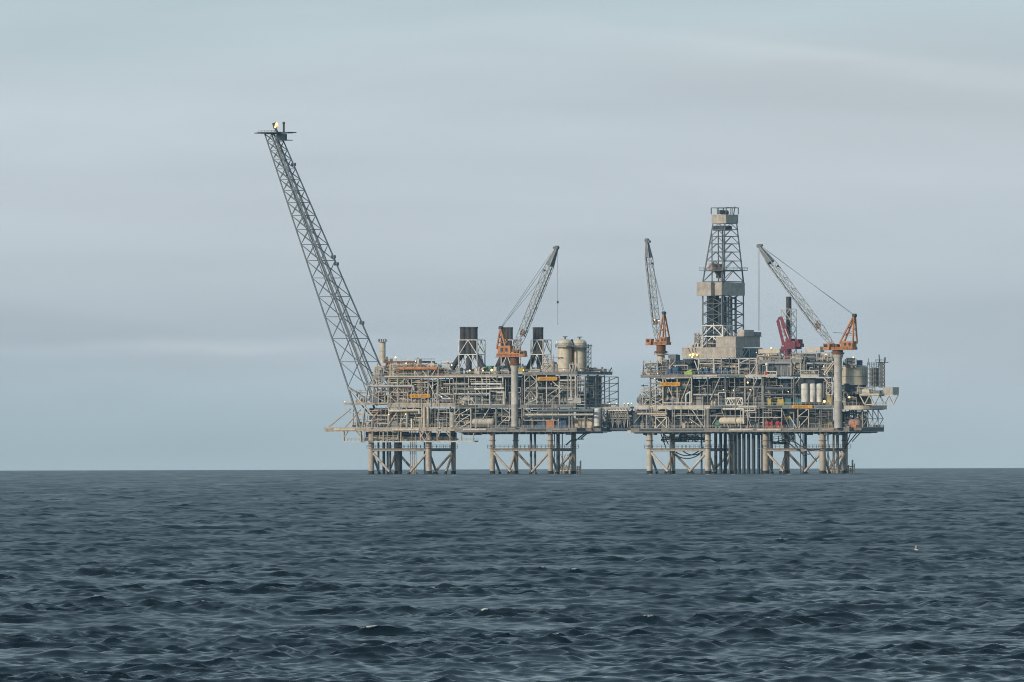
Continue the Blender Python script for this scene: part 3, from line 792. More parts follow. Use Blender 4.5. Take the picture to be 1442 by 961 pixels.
# end face, a light frame over the dark end wall
for x0, y0, y1 in ((808.6, 528.5, 570), (806.6, 575, 603)):
    pa, qa = L(x0, y1, 0), L(x0, y0, 0); mb = MB(); bs = (-3.2, 3, 8.5, 14, 19.3); xx = pa.x + .75
    for bb in bs: mb.bar((xx, bb, pa.z), (xx, bb, qa.z), .36)
    for k in (.02, .34, .67, .97): zk = pa.z + (qa.z - pa.z) * k; mb.bar((xx, bs[0], zk), (xx, bs[-1], zk), .3)
    for k, (b_a, b_b) in enumerate(zip(bs[:-1], bs[1:])): mb.bar((xx, b_a, pa.z + (qa.z - pa.z) * (.34 if k % 2 else .67)), (xx, b_b, pa.z + (qa.z - pa.z) * (.67 if k % 2 else .34)), .26)
    mb.build('truss_frame', M['light'], LP)
# open frame down the right end, seen through
for b in (-10, 18, 42, 62):
    mb = MB()
    for (ya, yb) in ((531, 540), (540, 551), (551, 562), (562, 570)):
        panel(mb, 813, 824, ya, yb, b, '=' if b % 4 else '/', .9)
    mb.build('truss_frame', M['light'], LP)
mb = MB(); pz = [L(824, y, 0).z for y in (531, 540, 551, 562, 570, 588, 603)]
pa = L(824, 560, -10).x
for z in pz: mb.bar((pa, -3, z), (pa, 19, z), .3)
for z0, z1 in zip(pz[:-1], pz[1:]): mb.bar((pa, -3, z0), (pa, 8, z1), .24); mb.bar((pa, 19, z0), (pa, 8, z1), .24)
for b in (-3, 4, 8, 13, 19): mb.bar((pa, b, pz[0]), (pa, b, pz[-1]), .32)
mb.build('truss_frame', M['grey'], LP)
MB().pipe([L(812, 536, -6), L(824.5, 536, -6), L(824.5, 602, -6)], .5, 9).build('pipe', M['grey'], LP, smooth=True)
# long pipes that read on their own
for pts, r_, m in (([(542, 530.6, -12), (700, 530.6, -12)], .42, 'cream'), ([(524, 544, -12), (582, 544, -12), (583, 550, -12)], .55, 'silver'),
                   ([(548, 579, -13), (590, 578, -13), (591, 583, -13)], .55, 'cream'), ([(640, 548, -11), (668, 548, -11)], .6, 'grey'),
                   ([(640, 555, -11), (690, 555, -11), (690, 570, -11)], .45, 'silver'), ([(700, 553, -11), (710, 553, -11), (710, 570, -11)], .5, 'light'),
                   ([(757, 579, -12), (836, 578.5, -12)], .6, 'bluegrey'), ([(740, 584.5, -12), (836, 584, -12)], .42, 'light'), ([(738, 588, -11), (800, 588, -11)], .5, 'slate'),
                   ([(560, 519, -10), (617, 519, -10)], .75, 'orange'), ([(664, 541, -11), (706, 541, -11), (706, 547, -11)], .35, 'white'),  # orange paint stands for warm light falling on this pipe
                   ([(668, 548, -12), (710, 547, -12)], .4, 'white'), ([(625, 541, -11), (660, 541, -11), (660, 532, -11)], .3, 'light'),
                   ([(742, 547, -8), (812, 547, -8)], .55, 'grey'), ([(788, 536, -8), (812, 536, -8)], .4, 'light'), ([(618, 556, -10), (624, 562, -10), (636, 562, -10)], .3, 'light'),
                   ([(573, 582, -12), (573, 603, -12)], .4, 'silver'), ([(580, 590, -12), (580, 603, -12)], .5, 'white')):
    MB().pipe([L(*p) for p in pts], r_, 9).build('pipe', M[m], LP, smooth=True)
# process bays
W1 = ('cream', 'vessel', 'light', 'tan', 'vessel', 'rust', 'grey'); W2 = ('light', 'grey', 'silver', 'white', 'bluegrey', 'slate', 'bluegrey'); W3 = ('grey', 'bluegrey', 'slate', 'slate', 'light')  # vessel cream in W1 paints in the warm light on the left modules
for i, (x0, x1, y0, y1, b, n, ms, k) in enumerate((
        (490, 520, 577, 602, 6, 10, W1, 4), (515, 548, 574, 602, 0, 18, W1, 5), (548, 572, 574, 602, -2, 14, W1, 4), (572, 596, 574, 602, -2, 14, W1, 5),
        (606, 634, 575, 602, 4, 10, W3, 5), (640, 664, 575, 602, 4, 9, W3, 4), (664, 700, 576, 602, 6, 10, W3, 3), (700, 735, 576, 602, 4, 10, W3, 5),
        (735, 770, 576, 602, 2, 10, W3, 5), (770, 806, 576, 594, 2, 10, W3, 2), (500, 524, 548, 567, 12, 10, W1, 3), (522, 548, 532, 567, 2, 20, W1, 5),
        (548, 575, 533, 567, -2, 20, W1, 5), (575, 603, 533, 567, -2, 16, W1, 5), (604, 638, 534, 568, 2, 14, W3, 6), (638, 664, 532, 570, 0, 16, W2, 6),
        (664, 686, 532, 570, -3, 18, W2, 5), (686, 712, 532, 570, -3, 18, W2, 6), (712, 738, 532, 570, 2, 12, W3, 5), (738, 770, 530, 570, 2, 12, W3, 6),
        (770, 800, 530, 570, 2, 12, W3, 6), (800, 812, 530, 570, 2, 8, W2, 3), (812, 836, 532, 570, 20, 14, W2, 6), (812, 840, 576, 602, 24, 12, W2, 4),
        (524, 550, 514, 531, 14, 20, W1, 7), (550, 578, 512, 531, -1, 26, W1, 8), (578, 604, 512, 531, -1, 24, W1, 8), (604, 628, 516, 531, 2, 16, W1, 6), (552, 604, 511, 530, 20, 26, W1, 8),
        (626, 650, 520, 528, 4, 10, W2, 4), (650, 690, 519, 528, 10, 12, W2, 6), (690, 716, 520, 528, 4, 8, W3, 6), (736, 760, 517, 524.5, 4, 8, W2, 6),
        (760, 786, 514, 524.5, 4, 14, W2, 6), (786, 812, 517, 524.5, 0, 10, W2, 6), (812, 846, 518, 524.5, 20, 10, W2, 4))):
    pipe_bay(LP, x0, x1, y0, y1, b, n, ms, k, seed=100 + i)
# box skids and small tall items on the roof
for x0, x1, y0, y1, b, m in ((764, 778, 510, 524, 0, 'light'), (700, 709, 516, 527.5, 6, 'slate'), (709, 716, 519, 527.5, 4, 'bluegrey'), (730, 738, 519, 524, 6, 'yellow'), (738, 746, 518, 524, 6, 'yellow'),
                            (685, 692, 516, 527.5, 10, 'green'), (593, 603, 536, 546, 4, 'bluegrey'), (795, 805, 545, 565, 4, 'clad'), 
                            (562, 569, 526, 540, -4, 'green'), (618, 624, 519, 531, 0, 'rust'), (536, 541, 526, 531, 4, 'slate'), (800, 812, 551, 556, 0, 'grey')):
    MB().bx(x0, x1, y0, y1, b, b + 8).bx(x0 + .6, x1 - .6, y0 - .7, y0 - .02, b + 1, b + 7).build('cabin', M[m], LP)
MB().bx(804.5, 808.5, 489, 510, 13, 17).bx(804, 806, 478, 483.9, 13, 15).build('riser_duct', M['slate'], LP)
MB().bx(797, 829, 486.6, 488.4, -6, 2).build('catwalk', M['slate'], LP)
frame_part(LP, 764, 779, (500, 507, 515, 524), -2, ('X', '=', 'X'), .9, 'light', xs=(764, 771.5, 779))
# stairs on the under side at the right
for a in ((797, 627, 40, 806, 619, 40), (806, 619, 40, 822, 618.6, 40), (814, 618, 40, 828, 607, 40), (818, 618, 42, 831, 607, 42)):
    MB().ln(*a, 1.4).build('stair', M['slate'], LP)
# boat landing
mb = MB()
for i in range(13):
    x = 789 + i * 2.2; b = 54 + (i % 2) * 3
    mb.ln(x, 655 + rnd.uniform(-1, 4), b, x, 672, b, 1.1)
mb.ln(789, 658, 54, 818, 658, 54, 1.2); mb.ln(789, 663, 54, 818, 663, 54, 1.2); mb.ln(817.5, 649, 54, 817.5, 672, 54, 1.6)
for x0, x1 in ((789, 796), (796, 789), (798, 806)): mb.ln(x0, 640, 54, x1, 658, 54, 1.0)
mb.build('boat_landing', M['cream'], LP)
# aerial arm at the right end of the top deck
MB().ln(858, 524, 60, 861.5, 518, 60, 1.2).build('aerial', M['grey'], LP)
for a in ((557, 503.5, 16, .5, 1), (572, 511.8, 4, .4, 1), (585.3, 509, 4, .4, 0), (636, 514.5, -10, .62, 0), (661.5, 522, -9, .45, 1), (680, 522, -9, .5, 1), (692.5, 521.5, -9, .75, 1),
          (737, 521.5, -12, .35, 1), (547.5, 584, -12, .4, 1), (571, 583.5, -12, .34, 1), (850, 589, 58, .55, 1), (783.5, 482, 14, .3, 0), (622.5, 547, -11, .35, 0), (622, 558.5, -11, .35, 0),
          (652, 569.5, -11, .3, 0), (657, 577.5, -12, .3, 0), (651, 585, -12, .3, 0), (683, 583.5, -11, .32, 0), (750, 561, -12, .3, 0), (638, 562, -10, .28, 0),
          (485.5, 566, 2, .35, 0), (794, 521, -12, .34, 0), (818, 521.5, -6, .34, 0), (843, 521, 40, .3, 0), (837, 522, 44, .3, 0), (829, 521.5, 46, .3, 0), (776, 541, -11, .3, 0), (783, 551, -11, .3, 0)):
    lamp(LP, a[0], a[1], a[2], a[3], bool(a[4]))

for x0, x1, y0, b, m in ((628, 633, 513, 4, 'light'), (642, 648, 518, -2, 'grey'), (668, 675, 519, 2, 'clad'), (677, 680, 514, 14, 'bluegrey'), (695, 699, 517, -3, 'light'), (719, 724, 518, 10, 'slate'), (734, 737, 515, 8, 'light'),
                         (781, 785, 513, 0, 'grey'), (826, 832, 518, 30, 'grey'), (836, 842, 520, 34, 'light'), (846, 850, 519.5, 40, 'clad'), (606, 611, 511, 8, 'cream'), (543, 549, 505, 20, 'tan'), (586, 590, 506, 14, 'cream')):
    MB().bx(x0, x1, y0, 530 if x0 < 730 else 524.2, b, b + 7).bx(x0 + .8, x0 + 2, y0 - 2.4, y0 - .02, b + 2, b + 4).build('cabin', M[m], LP)
MB().bx(553, 560, 514, 530, 4, 14).bx(554, 559, 511, 513.9, 5, 12).build('cabin', M['tan'], LP)
MB().lathe(L(612, 531, 4), [(1.7, 0), (1.7, 2.4), (1.3, 3.1), (.4, 3.5)], 14).build('vessel', M['rust'], LP, smooth=True)
MB().lathe(L(566, 531, 8), [(1.9, 0), (1.9, 3.4), (1.4, 4.2), (.4, 4.7)], 14).build('vessel', M['cream'], LP, smooth=True)
MB().lathe(L(590, 531, 10), [(1.5, 0), (1.5, 3.8), (1.1, 4.6), (.3, 5.0)], 14).build('vessel', M['clad'], LP, smooth=True)
FM = ('light', 'cream', 'silver', 'light', 'white', 'grey')
for i, (x0, x1) in enumerate(((548, 576), (576, 604), (604, 638), (638, 664), (664, 690), (690, 716), (736, 762), (762, 788), (788, 811))):
    for j, (y0, y1) in enumerate(((532, 569), (574.5, 602))):
        pipe_bay(LP, x0, x1, y0, y1, -5 if x0 < 610 else 2, 8, (FM + ('vessel', 'tan')) if x0 < 610 else ('grey', 'slate', 'bluegrey', 'silver', 'light'), 2, thick=.75, seed=700 + i * 2 + j)
for i, (x0, x1) in enumerate(((552, 604), (600, 640), (640, 700), (736, 786), (780, 812))):
    pipe_bay(LP, x0, x1, 519 if x0 > 610 else 508, 530 if x0 < 730 else 524, 24, 14, FM, 5, thick=.9, seed=740 + i)
drops(LP, (520, 640), 512, 603, -13, 34, 8, FM); drops(LP, (640, 811), 524, 604, -13, 26, 9, FM); drops(LP, (500, 640), 604, 622, -11, 16, 10, ('tan', 'grey', 'light'))
flush(LP)

# ================================================================== FLARE BOOM
FB = thing('flare_boom', 'very tall leaning grey lattice boom with a burning flare tip', 'flare boom', L(525, 601, 25))
wd0, wd1 = 29 / ST, 9.5 / ST
b0 = 2
def fb(y):
    t = (y - 188) / (545 - 188)
    xl = 372.5 + t * (490 - 372.5); xu = 385 + t * (519.5 - 385); wd = wd1 + t * (wd0 - wd1)
    bm = b0 + wd0 / 2
    return [L(xl, y, bm - wd / 2), L(xu, y, bm - wd / 2), L(xu + wd * ST, y, bm + wd / 2), L(xl + wd * ST, y, bm + wd / 2)]
bot, top_ = fb(545), fb(189)
# the upper chords start higher up the slope than the lower ones, so the bays lean
PB = lattice(bot, top_, 17, 1.075, .38, .15, FB, M['boomgrey'], M['boomgrey'], 'X', rings=False)
ft = [L(508, 602, b0), L(531, 571, b0), L(556, 541, b0 + wd0), L(534, 602, b0 + wd0)]
for p, q in zip(bot, ft):
    MB().tube(p, q, .46, n=8).build('foot', M['boomgrey'], FB, smooth=True)
for i, j in ((0, 1), (0, 3), (3, 2), (1, 2)):
    MB().tube(bot[i], ft[j], .3, n=6).build('brace', M['boomgrey'], FB, smooth=True)
MB().tube(L(518, 543, b0), L(560, 545, b0), .38, n=8).build('brace', M['silver'], FB, smooth=True)
MB().tube(bot[0], L(537, 600, b0), .35, n=8).build('brace', M['silver'], FB, smooth=True)
MB().tube(L(518, 545, b0), L(510, 602, b0), .35, n=8).build('brace', M['silver'], FB, smooth=True)
# flare lines and the walkway ladder run inside the lattice
def inside(u, v, y):
    c = fb(y); return c[0].lerp(c[1], u).lerp(c[3].lerp(c[2], u), v)
for u, v, r_, m in ((.82, .55, .34, 'bluegrey'), (.66, .75, .22, 'bluegrey'), (.5, .3, .2, 'bluegrey'), (.9, .35, .22, 'bluegrey')):
    MB().pipe([inside(u, v, 552), inside(u, v, 400), inside(u, v, 196)], r_, 8).build('flare_line', M[m], FB, smooth=True)
mb = MB(); prev = None
for i in range(28):
    c = inside(.25, .85, 540 - i * 12.4)
    mb.box(c.x - .9, c.x + .9, c.y - .5, c.y + .5, c.z - .12, c.z)
    for s_ in (-.85, .85): mb.bar(c + Vector((s_, 0, 0)), c + Vector((s_, 0, 1.1)), .08)
    if prev: mb.bar(prev, c, .22)
    prev = c
mb.build('ladder', M['silver'], FB)
# clamps on the upper chord
for y in (232, 362, 372, 455):
    c = fb(y)[2]; MB().box(c.x - .9, c.x + .9, c.y - .6, c.y + .6, c.z - .7, c.z + .7).build('clamp', M['boomgrey'], FB)
# tip platform
p, q = L(364, 187.6, b0 + wd0 / 2), L(411.5, 187.6, b0 + wd0 / 2)
bm = (b0 + wd0 / 2) * U
tp = MB().box(p.x + 4.2, q.x - 4.2, bm - 5.5, bm + 5.5, p.z - .35, p.z + .2).box(p.x, p.x + 4.19, bm - 2.8, bm + 2.8, p.z - .3, p.z + .1).box(q.x - 4.19, q.x, bm - 2.8, bm + 2.8, p.z - .3, p.z + .1).build('tip_platform', M['slate'], FB)
mb = MB()
for i in range(6):
    aa = p.x + 4.4 + i * 1.9
    mb.bar((aa, bm - 5.3, p.z), (aa, bm - 5.3, p.z + .9), .1)
mb.bar((p.x + 4.3, bm - 5.3, p.z + .7), (q.x - 4.3, bm - 5.3, p.z + .7), .12)
mb.build('railing', M['slate'], tp)
cc = L(399, 193, b0 + wd0 / 2)
ub = MB().box(cc.x - 2.4, cc.x + 2.9, cc.y - 2.5, cc.y + 3, cc.z - 1.6, cc.z - 1.3).box(cc.x - 2.3, cc.x - .1, cc.y - 2, cc.y + 2.5, cc.z - 1.3, cc.z + 1.3).build('service_basket', M['slate'], FB)
mb = MB()
for i in range(7): mb.bar((cc.x - .1 + i * .48, cc.y - 2.4, cc.z - 1.3), (cc.x - .1 + i * .48, cc.y - 2.4, cc.z + 1.4), .12)
mb.bar((cc.x - 2.2, cc.y - 2.4, cc.z - .2), (cc.x + 2.8, cc.y - 2.4, cc.z - .2), .12)
mb.build('railing', M['slate'], ub)
bc = b0 + wd0 / 2
t1 = MB().tube(L(390.5, 187, bc), L(387.6, 180.2, bc), .55, n=10).build('flare_tip', M['soot'], FB, smooth=True)
MB().tube(L(387.8, 180.6, bc), L(386.2, 173.6, bc), .85, .95, 12).build('burner_hood', M['soot'], t1, smooth=True)
MB().tube(L(399.6, 187, bc), L(399.6, 173.4, bc), .45, n=10).ball(L(399.6, 173.6, bc), .62).build('pilot_stack', M['soot'], FB, smooth=True)
def blob(c, sx, sz, seed):
    r_ = random.Random(seed); mb = MB()
    n, m = 10, 7; prof = []
    k = len(mb.v)
    for i in range(m + 1):
        t = i / m; rr = math.sin(math.pi * min(.98, t * .85 + .1)) * sx
        for j in range(n):
            an = 6.283 * j / n; w_ = rr * r_.uniform(.75, 1.2)
            mb.v.append(Vector(c) + Vector((math.cos(an) * w_ + .35 * sx * t, math.sin(an) * w_, (t - .4) * sz + r_.uniform(-.1, .1))))
    for i in range(m):
        for j in range(n): mb.f.append((k + i * n + j, k + i * n + (j + 1) % n, k + (i + 1) * n + (j + 1) % n, k + (i + 1) * n + j))
    mb.f.append(tuple(range(k + n - 1, k - 1, -1))); mb.f.append(tuple(range(k + m * n, k + m * n + n)))
    return mb
fl = blob(L(389.1, 176.6, bc - 4), .78, 2.3, 3).build('flame', FLAME, FB, smooth=True)
blob(L(389.4, 175.6, bc - 6), .42, 1.3, 4).build('flame_core', FLAMEY, fl, smooth=True)
blob(L(387.2, 179.6, bc - 5), .35, .7, 5).build('flame_core', FLAMEY, fl, smooth=True)

# ================================================================== RIGHT PLATFORM
RP = thing('drilling_platform', 'crowded drilling platform on eight legs with dark conductor pipes below the derrick', 'oil platform', L(1060, 668, 25))
jacket(RP, (915, 997), (947.5, 1029.5), 607, 'cream')
jacket(RP, (1078.5, 1158.5), (1108, 1190), 607, 'tan', wf=9, wb=8)
for x, w_, b, m in ((1041, 5.2, 14, 'dark'), (1047.6, 5, 14, 'slate'), (1054.3, 5, 14, 'dark'), (1061.2, 5.4, 14, 'slate'), (1068.6, 4.4, 14, 'dark'), (1073, 2.2, 22, 'slate'),
                    (1008, 4.6, 30, 'dark'), (1015, 4.4, 30, 'slate'), (1021.5, 4.8, 32, 'dark'), (1035.5, 4.8, 26, 'dark'), (988, 2.8, 30, 'slate'), (1086, 5.2, 24, 'slate'),
                    (1131, 1.5, 26, 'slate'), (1134.5, 4, 34, 'slate'), (1127.6, 1.3, 24, 'slate'), (1166, 2.2, 20, 'tan'), (1174, 3.2, 16, 'tan'), (1179.5, 4.4, 34, 'tan'),
                    (944, 2, 12, 'grey'), (1027, 1.6, 8, 'grey')):
    p = L(x, 668, b)
    MB().tube((p.x, p.y, WATER - 5), (p.x, p.y, L(x, 606, b).z), w_ * U / 2, n=10).build('conductor', M[m], RP, smooth=True)
# decks
slab(RP, 888, 1196, 603.4, 608.2, -12, 66, 'deckgrey')
slab(RP, 1196.3, 1213, 602.4, 606.4, -4, 46, 'deckgrey')
slab(RP, 893, 1000, 571.8, 575.6, -12, 66, 'cream')
slab(RP, 1000.3, 1176, 571.2, 574.6, -12, 66, 'deckgrey')
slab(RP, 902, 1048, 528.0, 531.2, -12, 66, 'deckgrey')
slab(RP, 1048.4, 1094, 528.0, 530.8, -14, 66, 'cream')
slab(RP, 1066, 1129, 506.6, 510.8, -6, 66, 'grey')
slab(RP, 1127, 1153, 528.0, 531.0, -12, 40, 'cream')
# round-nosed deck to the right of the crane pedestal
p, q = L(1176, 571.4, -12), L(1176, 577, -12)
mb = MB(); n = 14; ctr = []
for i in range(n + 1):
    an = -math.pi / 2 + math.pi * i / n
    ctr.append((p.x + 11.5 + 5.0 * math.cos(an), 5.5 + 9 * math.sin(an)))
ctr = [(p.x, -3.5)] + ctr + [(p.x, 14.5)]
k = len(ctr)
mb.v = [Vector((x, y, q.z)) for x, y in ctr] + [Vector((x, y, p.z)) for x, y in ctr]
mb.f = [tuple(range(k - 1, -1, -1)), tuple(range(k, 2 * k))] + [(i, (i + 1) % k, k + (i + 1) % k, k + i) for i in range(k)]
o = mb.build('deck', M['cream'], RP)
rail(o, [Vector((x, y, p.z)) for x, y in ctr[:-1]])
g = MB()
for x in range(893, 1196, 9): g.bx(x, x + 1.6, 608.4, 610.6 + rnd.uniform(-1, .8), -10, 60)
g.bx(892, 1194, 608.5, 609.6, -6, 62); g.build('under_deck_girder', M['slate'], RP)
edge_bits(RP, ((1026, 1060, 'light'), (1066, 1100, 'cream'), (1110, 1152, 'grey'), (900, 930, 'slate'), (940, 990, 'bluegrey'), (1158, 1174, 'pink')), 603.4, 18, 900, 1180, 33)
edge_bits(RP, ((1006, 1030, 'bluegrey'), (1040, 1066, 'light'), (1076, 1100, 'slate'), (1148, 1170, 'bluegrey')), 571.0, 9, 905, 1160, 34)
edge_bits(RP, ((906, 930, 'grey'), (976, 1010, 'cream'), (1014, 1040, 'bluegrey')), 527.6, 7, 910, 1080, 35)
# hung pipe gallery under the deck on the left
pipe_bay(RP, 930, 1000, 611, 622, 34, 22, ('slate', 'grey', 'bluegrey', 'light'), 5, seed=41)
pipe_bay(RP, 1085, 1120, 610, 626, 30, 10, ('slate', 'grey', 'bluegrey'), 3, seed=42)
frame_part(RP, 934, 996, (611, 622.5), 30, ('X', '/'), 1.0, 'grey', xs=(934, 949, 964, 980, 996))
for a in ((930, 609, 6, 938, 632, 20), (934, 609, 6, 941, 626, 20), (905, 609, 4, 914, 617, 0), (1198, 609, 30, 1190, 632, 40), (1208, 608, 40, 1192, 628, 50), (1214, 607, 50, 1200, 622, 52)):
    brace(RP, *a, 1.4, 'slate')
# bulkheads; the dark ones carry the interior shade in their colour
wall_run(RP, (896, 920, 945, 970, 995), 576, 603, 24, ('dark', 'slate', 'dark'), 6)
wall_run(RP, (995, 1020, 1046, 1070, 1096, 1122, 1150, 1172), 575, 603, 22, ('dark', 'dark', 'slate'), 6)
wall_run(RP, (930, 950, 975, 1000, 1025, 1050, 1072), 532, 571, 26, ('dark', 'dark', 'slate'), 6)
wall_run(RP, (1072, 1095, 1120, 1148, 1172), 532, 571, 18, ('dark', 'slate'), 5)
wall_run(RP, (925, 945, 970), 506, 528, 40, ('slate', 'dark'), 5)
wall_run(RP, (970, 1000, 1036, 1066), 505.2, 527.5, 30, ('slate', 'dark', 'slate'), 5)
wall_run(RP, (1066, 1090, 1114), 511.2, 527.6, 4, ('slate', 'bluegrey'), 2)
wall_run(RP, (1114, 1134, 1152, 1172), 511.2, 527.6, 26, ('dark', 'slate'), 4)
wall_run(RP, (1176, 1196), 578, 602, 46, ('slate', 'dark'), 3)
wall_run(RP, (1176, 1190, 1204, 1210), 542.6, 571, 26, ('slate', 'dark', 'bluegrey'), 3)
MB().bx(1192, 1210, 542.8, 556, 12, 24).build('plinth', M['grey'], RP)
# columns
for x, m, w_ in ((917, 'slate', 6.5), (938.5, 'light', 1.4), (923.5, 'light', 1.4), (947, 'grey', 1.3), (959, 'bluegrey', 2), (993, 'light', 1.5), (997.5, 'grey', 5.5), (1029, 'bluegrey', 2),
                 (1075, 'light', 1.3), (1101, 'grey', 1.3), (1124, 'light', 1.4), (1139, 'light', 1.2), (1157, 'grey', 1.5)):
    column(RP, x, 575.4, 603.2, -9, w_, m, w_ > 5)
for x, m, w_ in ((916, 'grey', 1.6), (934, 'light', 1.5), (954, 'light', 1.5), (974.5, 'cream', 1.9), (997, 'bluegrey', 1.6), (1021.5, 'grey', 1.4), (1035, 'grey', 1.2), (1049.5, 'light', 1.5),
                 (1062, 'light', 1.2), (1075, 'grey', 4), (1118, 'grey', 1.5), (1172, 'grey', 2)):
    column(RP, x, 531.3, 571.6, -9, w_, m)
for x, m, w_ in ((984, 'cream', 1.6), (1006, 'light', 3.2), (1016, 'light', 1.2), (1040.5, 'light', 1.5), (1056, 'light', 1.3), (1065, 'grey', 3.4), (1115, 'cream', 3), (1128, 'light', 1.4)):
    column(RP, x, 505, 527.8, -4, w_, m)
for a, m, w_ in (((936, 533, -10, 950, 566, -10), 'cream', 1.6), ((972, 533, -10, 960, 563, -10), 'cream', 1.6), ((1014, 532, -10, 1000, 564, -10), 'light', 1.7), ((1067, 532, -10, 1052, 564, -10), 'light', 1.7),
                 ((1075, 534, -10, 1066, 552, -10), 'grey', 1.4), ((997, 532, -10, 988, 548, -10), 'grey', 1.2), ((973, 575, -10, 992, 603, -10), 'light', 1.6), ((971, 590, -10, 988, 602, -10), 'light', 1.2),
                 ((1010, 586, -10, 1003, 598, -10), 'light', 1.3), ((1016, 577, -10, 1026, 603, -10), 'light', 1.3), ((1051, 582, -10, 1058, 602, -10), 'light', 1.2), ((978, 508, -4, 983, 522, -4), 'white', 1.4),
                 ((951, 508, 6, 941, 520, 6), 'light', 1.3), ((1047, 508, -4, 1041, 519, -4), 'light', 1.3), ((1128, 530, -10, 1121, 540, -10), 'light', 1.4), ((1102, 578, -10, 1112, 603, -12), 'grey', 1.3),
                 ((938, 588, -10, 925, 602, -10), 'light', 1.1), ((941, 590, -10, 950, 604, -10), 'grey', 1.2), ((908, 577, -4, 893, 596, -4), 'light', 1.0), ((1187, 548, 0, 1195, 556, 0), 'light', 1.0)):
    brace(RP, *a, w_, m)
frame_part(RP, 917, 938, (575.8, 580, 585), -11, ('=', '-'), 1.3, 'cream', xs=(917, 927, 938))
frame_part(RP, 923.5, 939, (588, 604), -11, ('X',), 1.3, 'cream')
frame_part(RP, 950, 993, (576, 585), -11, ('-',), 1.2, 'light', xs=(950, 959, 970, 982, 993))
frame_part(RP, 916, 934, (533, 540, 551, 562, 571), -8, ('\\', 'X', '/', 'X'), 1.2, 'light')
frame_part(RP, 934, 974, (532, 567.5), -11, ('-',), 1.6, 'cream')
frame_part(RP, 905, 917, (549, 560, 571), -4, ('X', '/'), .9, 'light')
frame_part(RP, 1022.5, 1046, (562, 570.5), -12, ('A', 'V'), 1.3, 'white', xs=(1022.5, 1030, 1038, 1046))
frame_part(RP, 1012, 1022, (553, 571), -10, ('-',), 1.3, 'light')
frame_part(RP, 1027, 1075, (532, 545), -6, ('=', '-'), .8, 'grey', xs=(1027, 1035, 1042, 1049))
frame_part(RP, 1056, 1101, (575, 588), -11, ('=', '-'), 1.0, 'light', xs=(1056, 1066, 1075, 1087, 1101))
frame_part(RP, 1124, 1139, (575.5, 587, 603), -11, ('/', '/'), 1.2, 'cream', xs=(1124, 1139), name='stair_tower')
frame_part(RP, 1139, 1172, (575.5, 583, 590, 603), -10, ('=', '-', '='), .8, 'grey', xs=(1139, 1149, 1157, 1165, 1172))
frame_part(RP, 1164, 1173, (539, 547, 556), -10, ('X', '/'), 1.2, 'light')
frame_part(RP, 1067, 1085, (553, 559), -8, ('X',), .8, 'grey', xs=(1067, 1076, 1085))
frame_part(RP, 1041, 1066, (505, 512, 528), -6, ('/', '='), 1.2, 'light', xs=(1041, 1056, 1066))
frame_part(RP, 985, 1016, (505, 512), -6, ('=',), 1.1, 'light', xs=(985, 996, 1006, 1016))
frame_part(RP, 1134, 1152, (522, 527.8), -12, ('-', '='), .7, 'light', xs=(1128, 1133, 1138, 1143, 1148, 1153))
frame_part(RP, 1077, 1094, (523.6, 528), -14, ('-',), 1.0, 'white', xs=(1077, 1085.5, 1094))
# stair flight from the upper deck to the pipe deck
for a in ((1160, 527.5, -11, 1172, 511, -11), (1163.4, 527.5, -11, 1174.5, 512, -11), (1160, 532, -11, 1166, 539, -11), (1112, 586, -13, 1122, 603, -13)):
    MB().ln(*a, 1.5).build('stair', M['cream'], RP)
for pts, r_, m in (([(898, 583, -11), (940, 583, -11)], .5, 'tan'), ([(1018, 576.3, -12), (1047, 576.3, -12), (1047.5, 597, -12)], .42, 'white'), ([(1048, 578.5, -12), (1063, 578.5, -12), (1063.5, 572, -12)], .35, 'light'),
                   ([(966, 571, -11), (966, 556, -11), (972, 552, -11), (972, 571, -11)], .38, 'white'), ([(975, 556, -8), (1012, 556, -8)], .4, 'silver'), ([(1024, 561, -10), (1046, 561, -10)], .42, 'light'),
                   ([(1040, 545.5, -9), (1072, 545.5, -9)], .4, 'grey'), ([(955, 543, -8), (973, 543, -8)], .55, 'grey'), ([(1078, 547, -9), (1118, 547, -9)], .4, 'bluegrey'), ([(1000, 586, -10), (1056, 586, -10)], .3, 'grey'),
                   ([(1075, 556, -9), (1128, 556, -9)], .4, 'bluegrey'), ([(940, 547, -8), (975, 547, -8)], .5, 'slate'), ([(1176, 520, -16), (1176, 600, -16)], .25, 'pink'), ([(1182, 603, -14), (1182, 594, -14), (1172, 593, -14)], .3, 'slate')):
    MB().pipe([L(*p) for p in pts], r_, 9).build('pipe', M[m], RP, smooth=True)
V1 = ('light', 'grey', 'cream', 'silver', 'vessel', 'bluegrey'); V2 = ('grey', 'bluegrey', 'slate', 'slate', 'light'); V3 = ('slate', 'bluegrey', 'slate', 'dark', 'light')
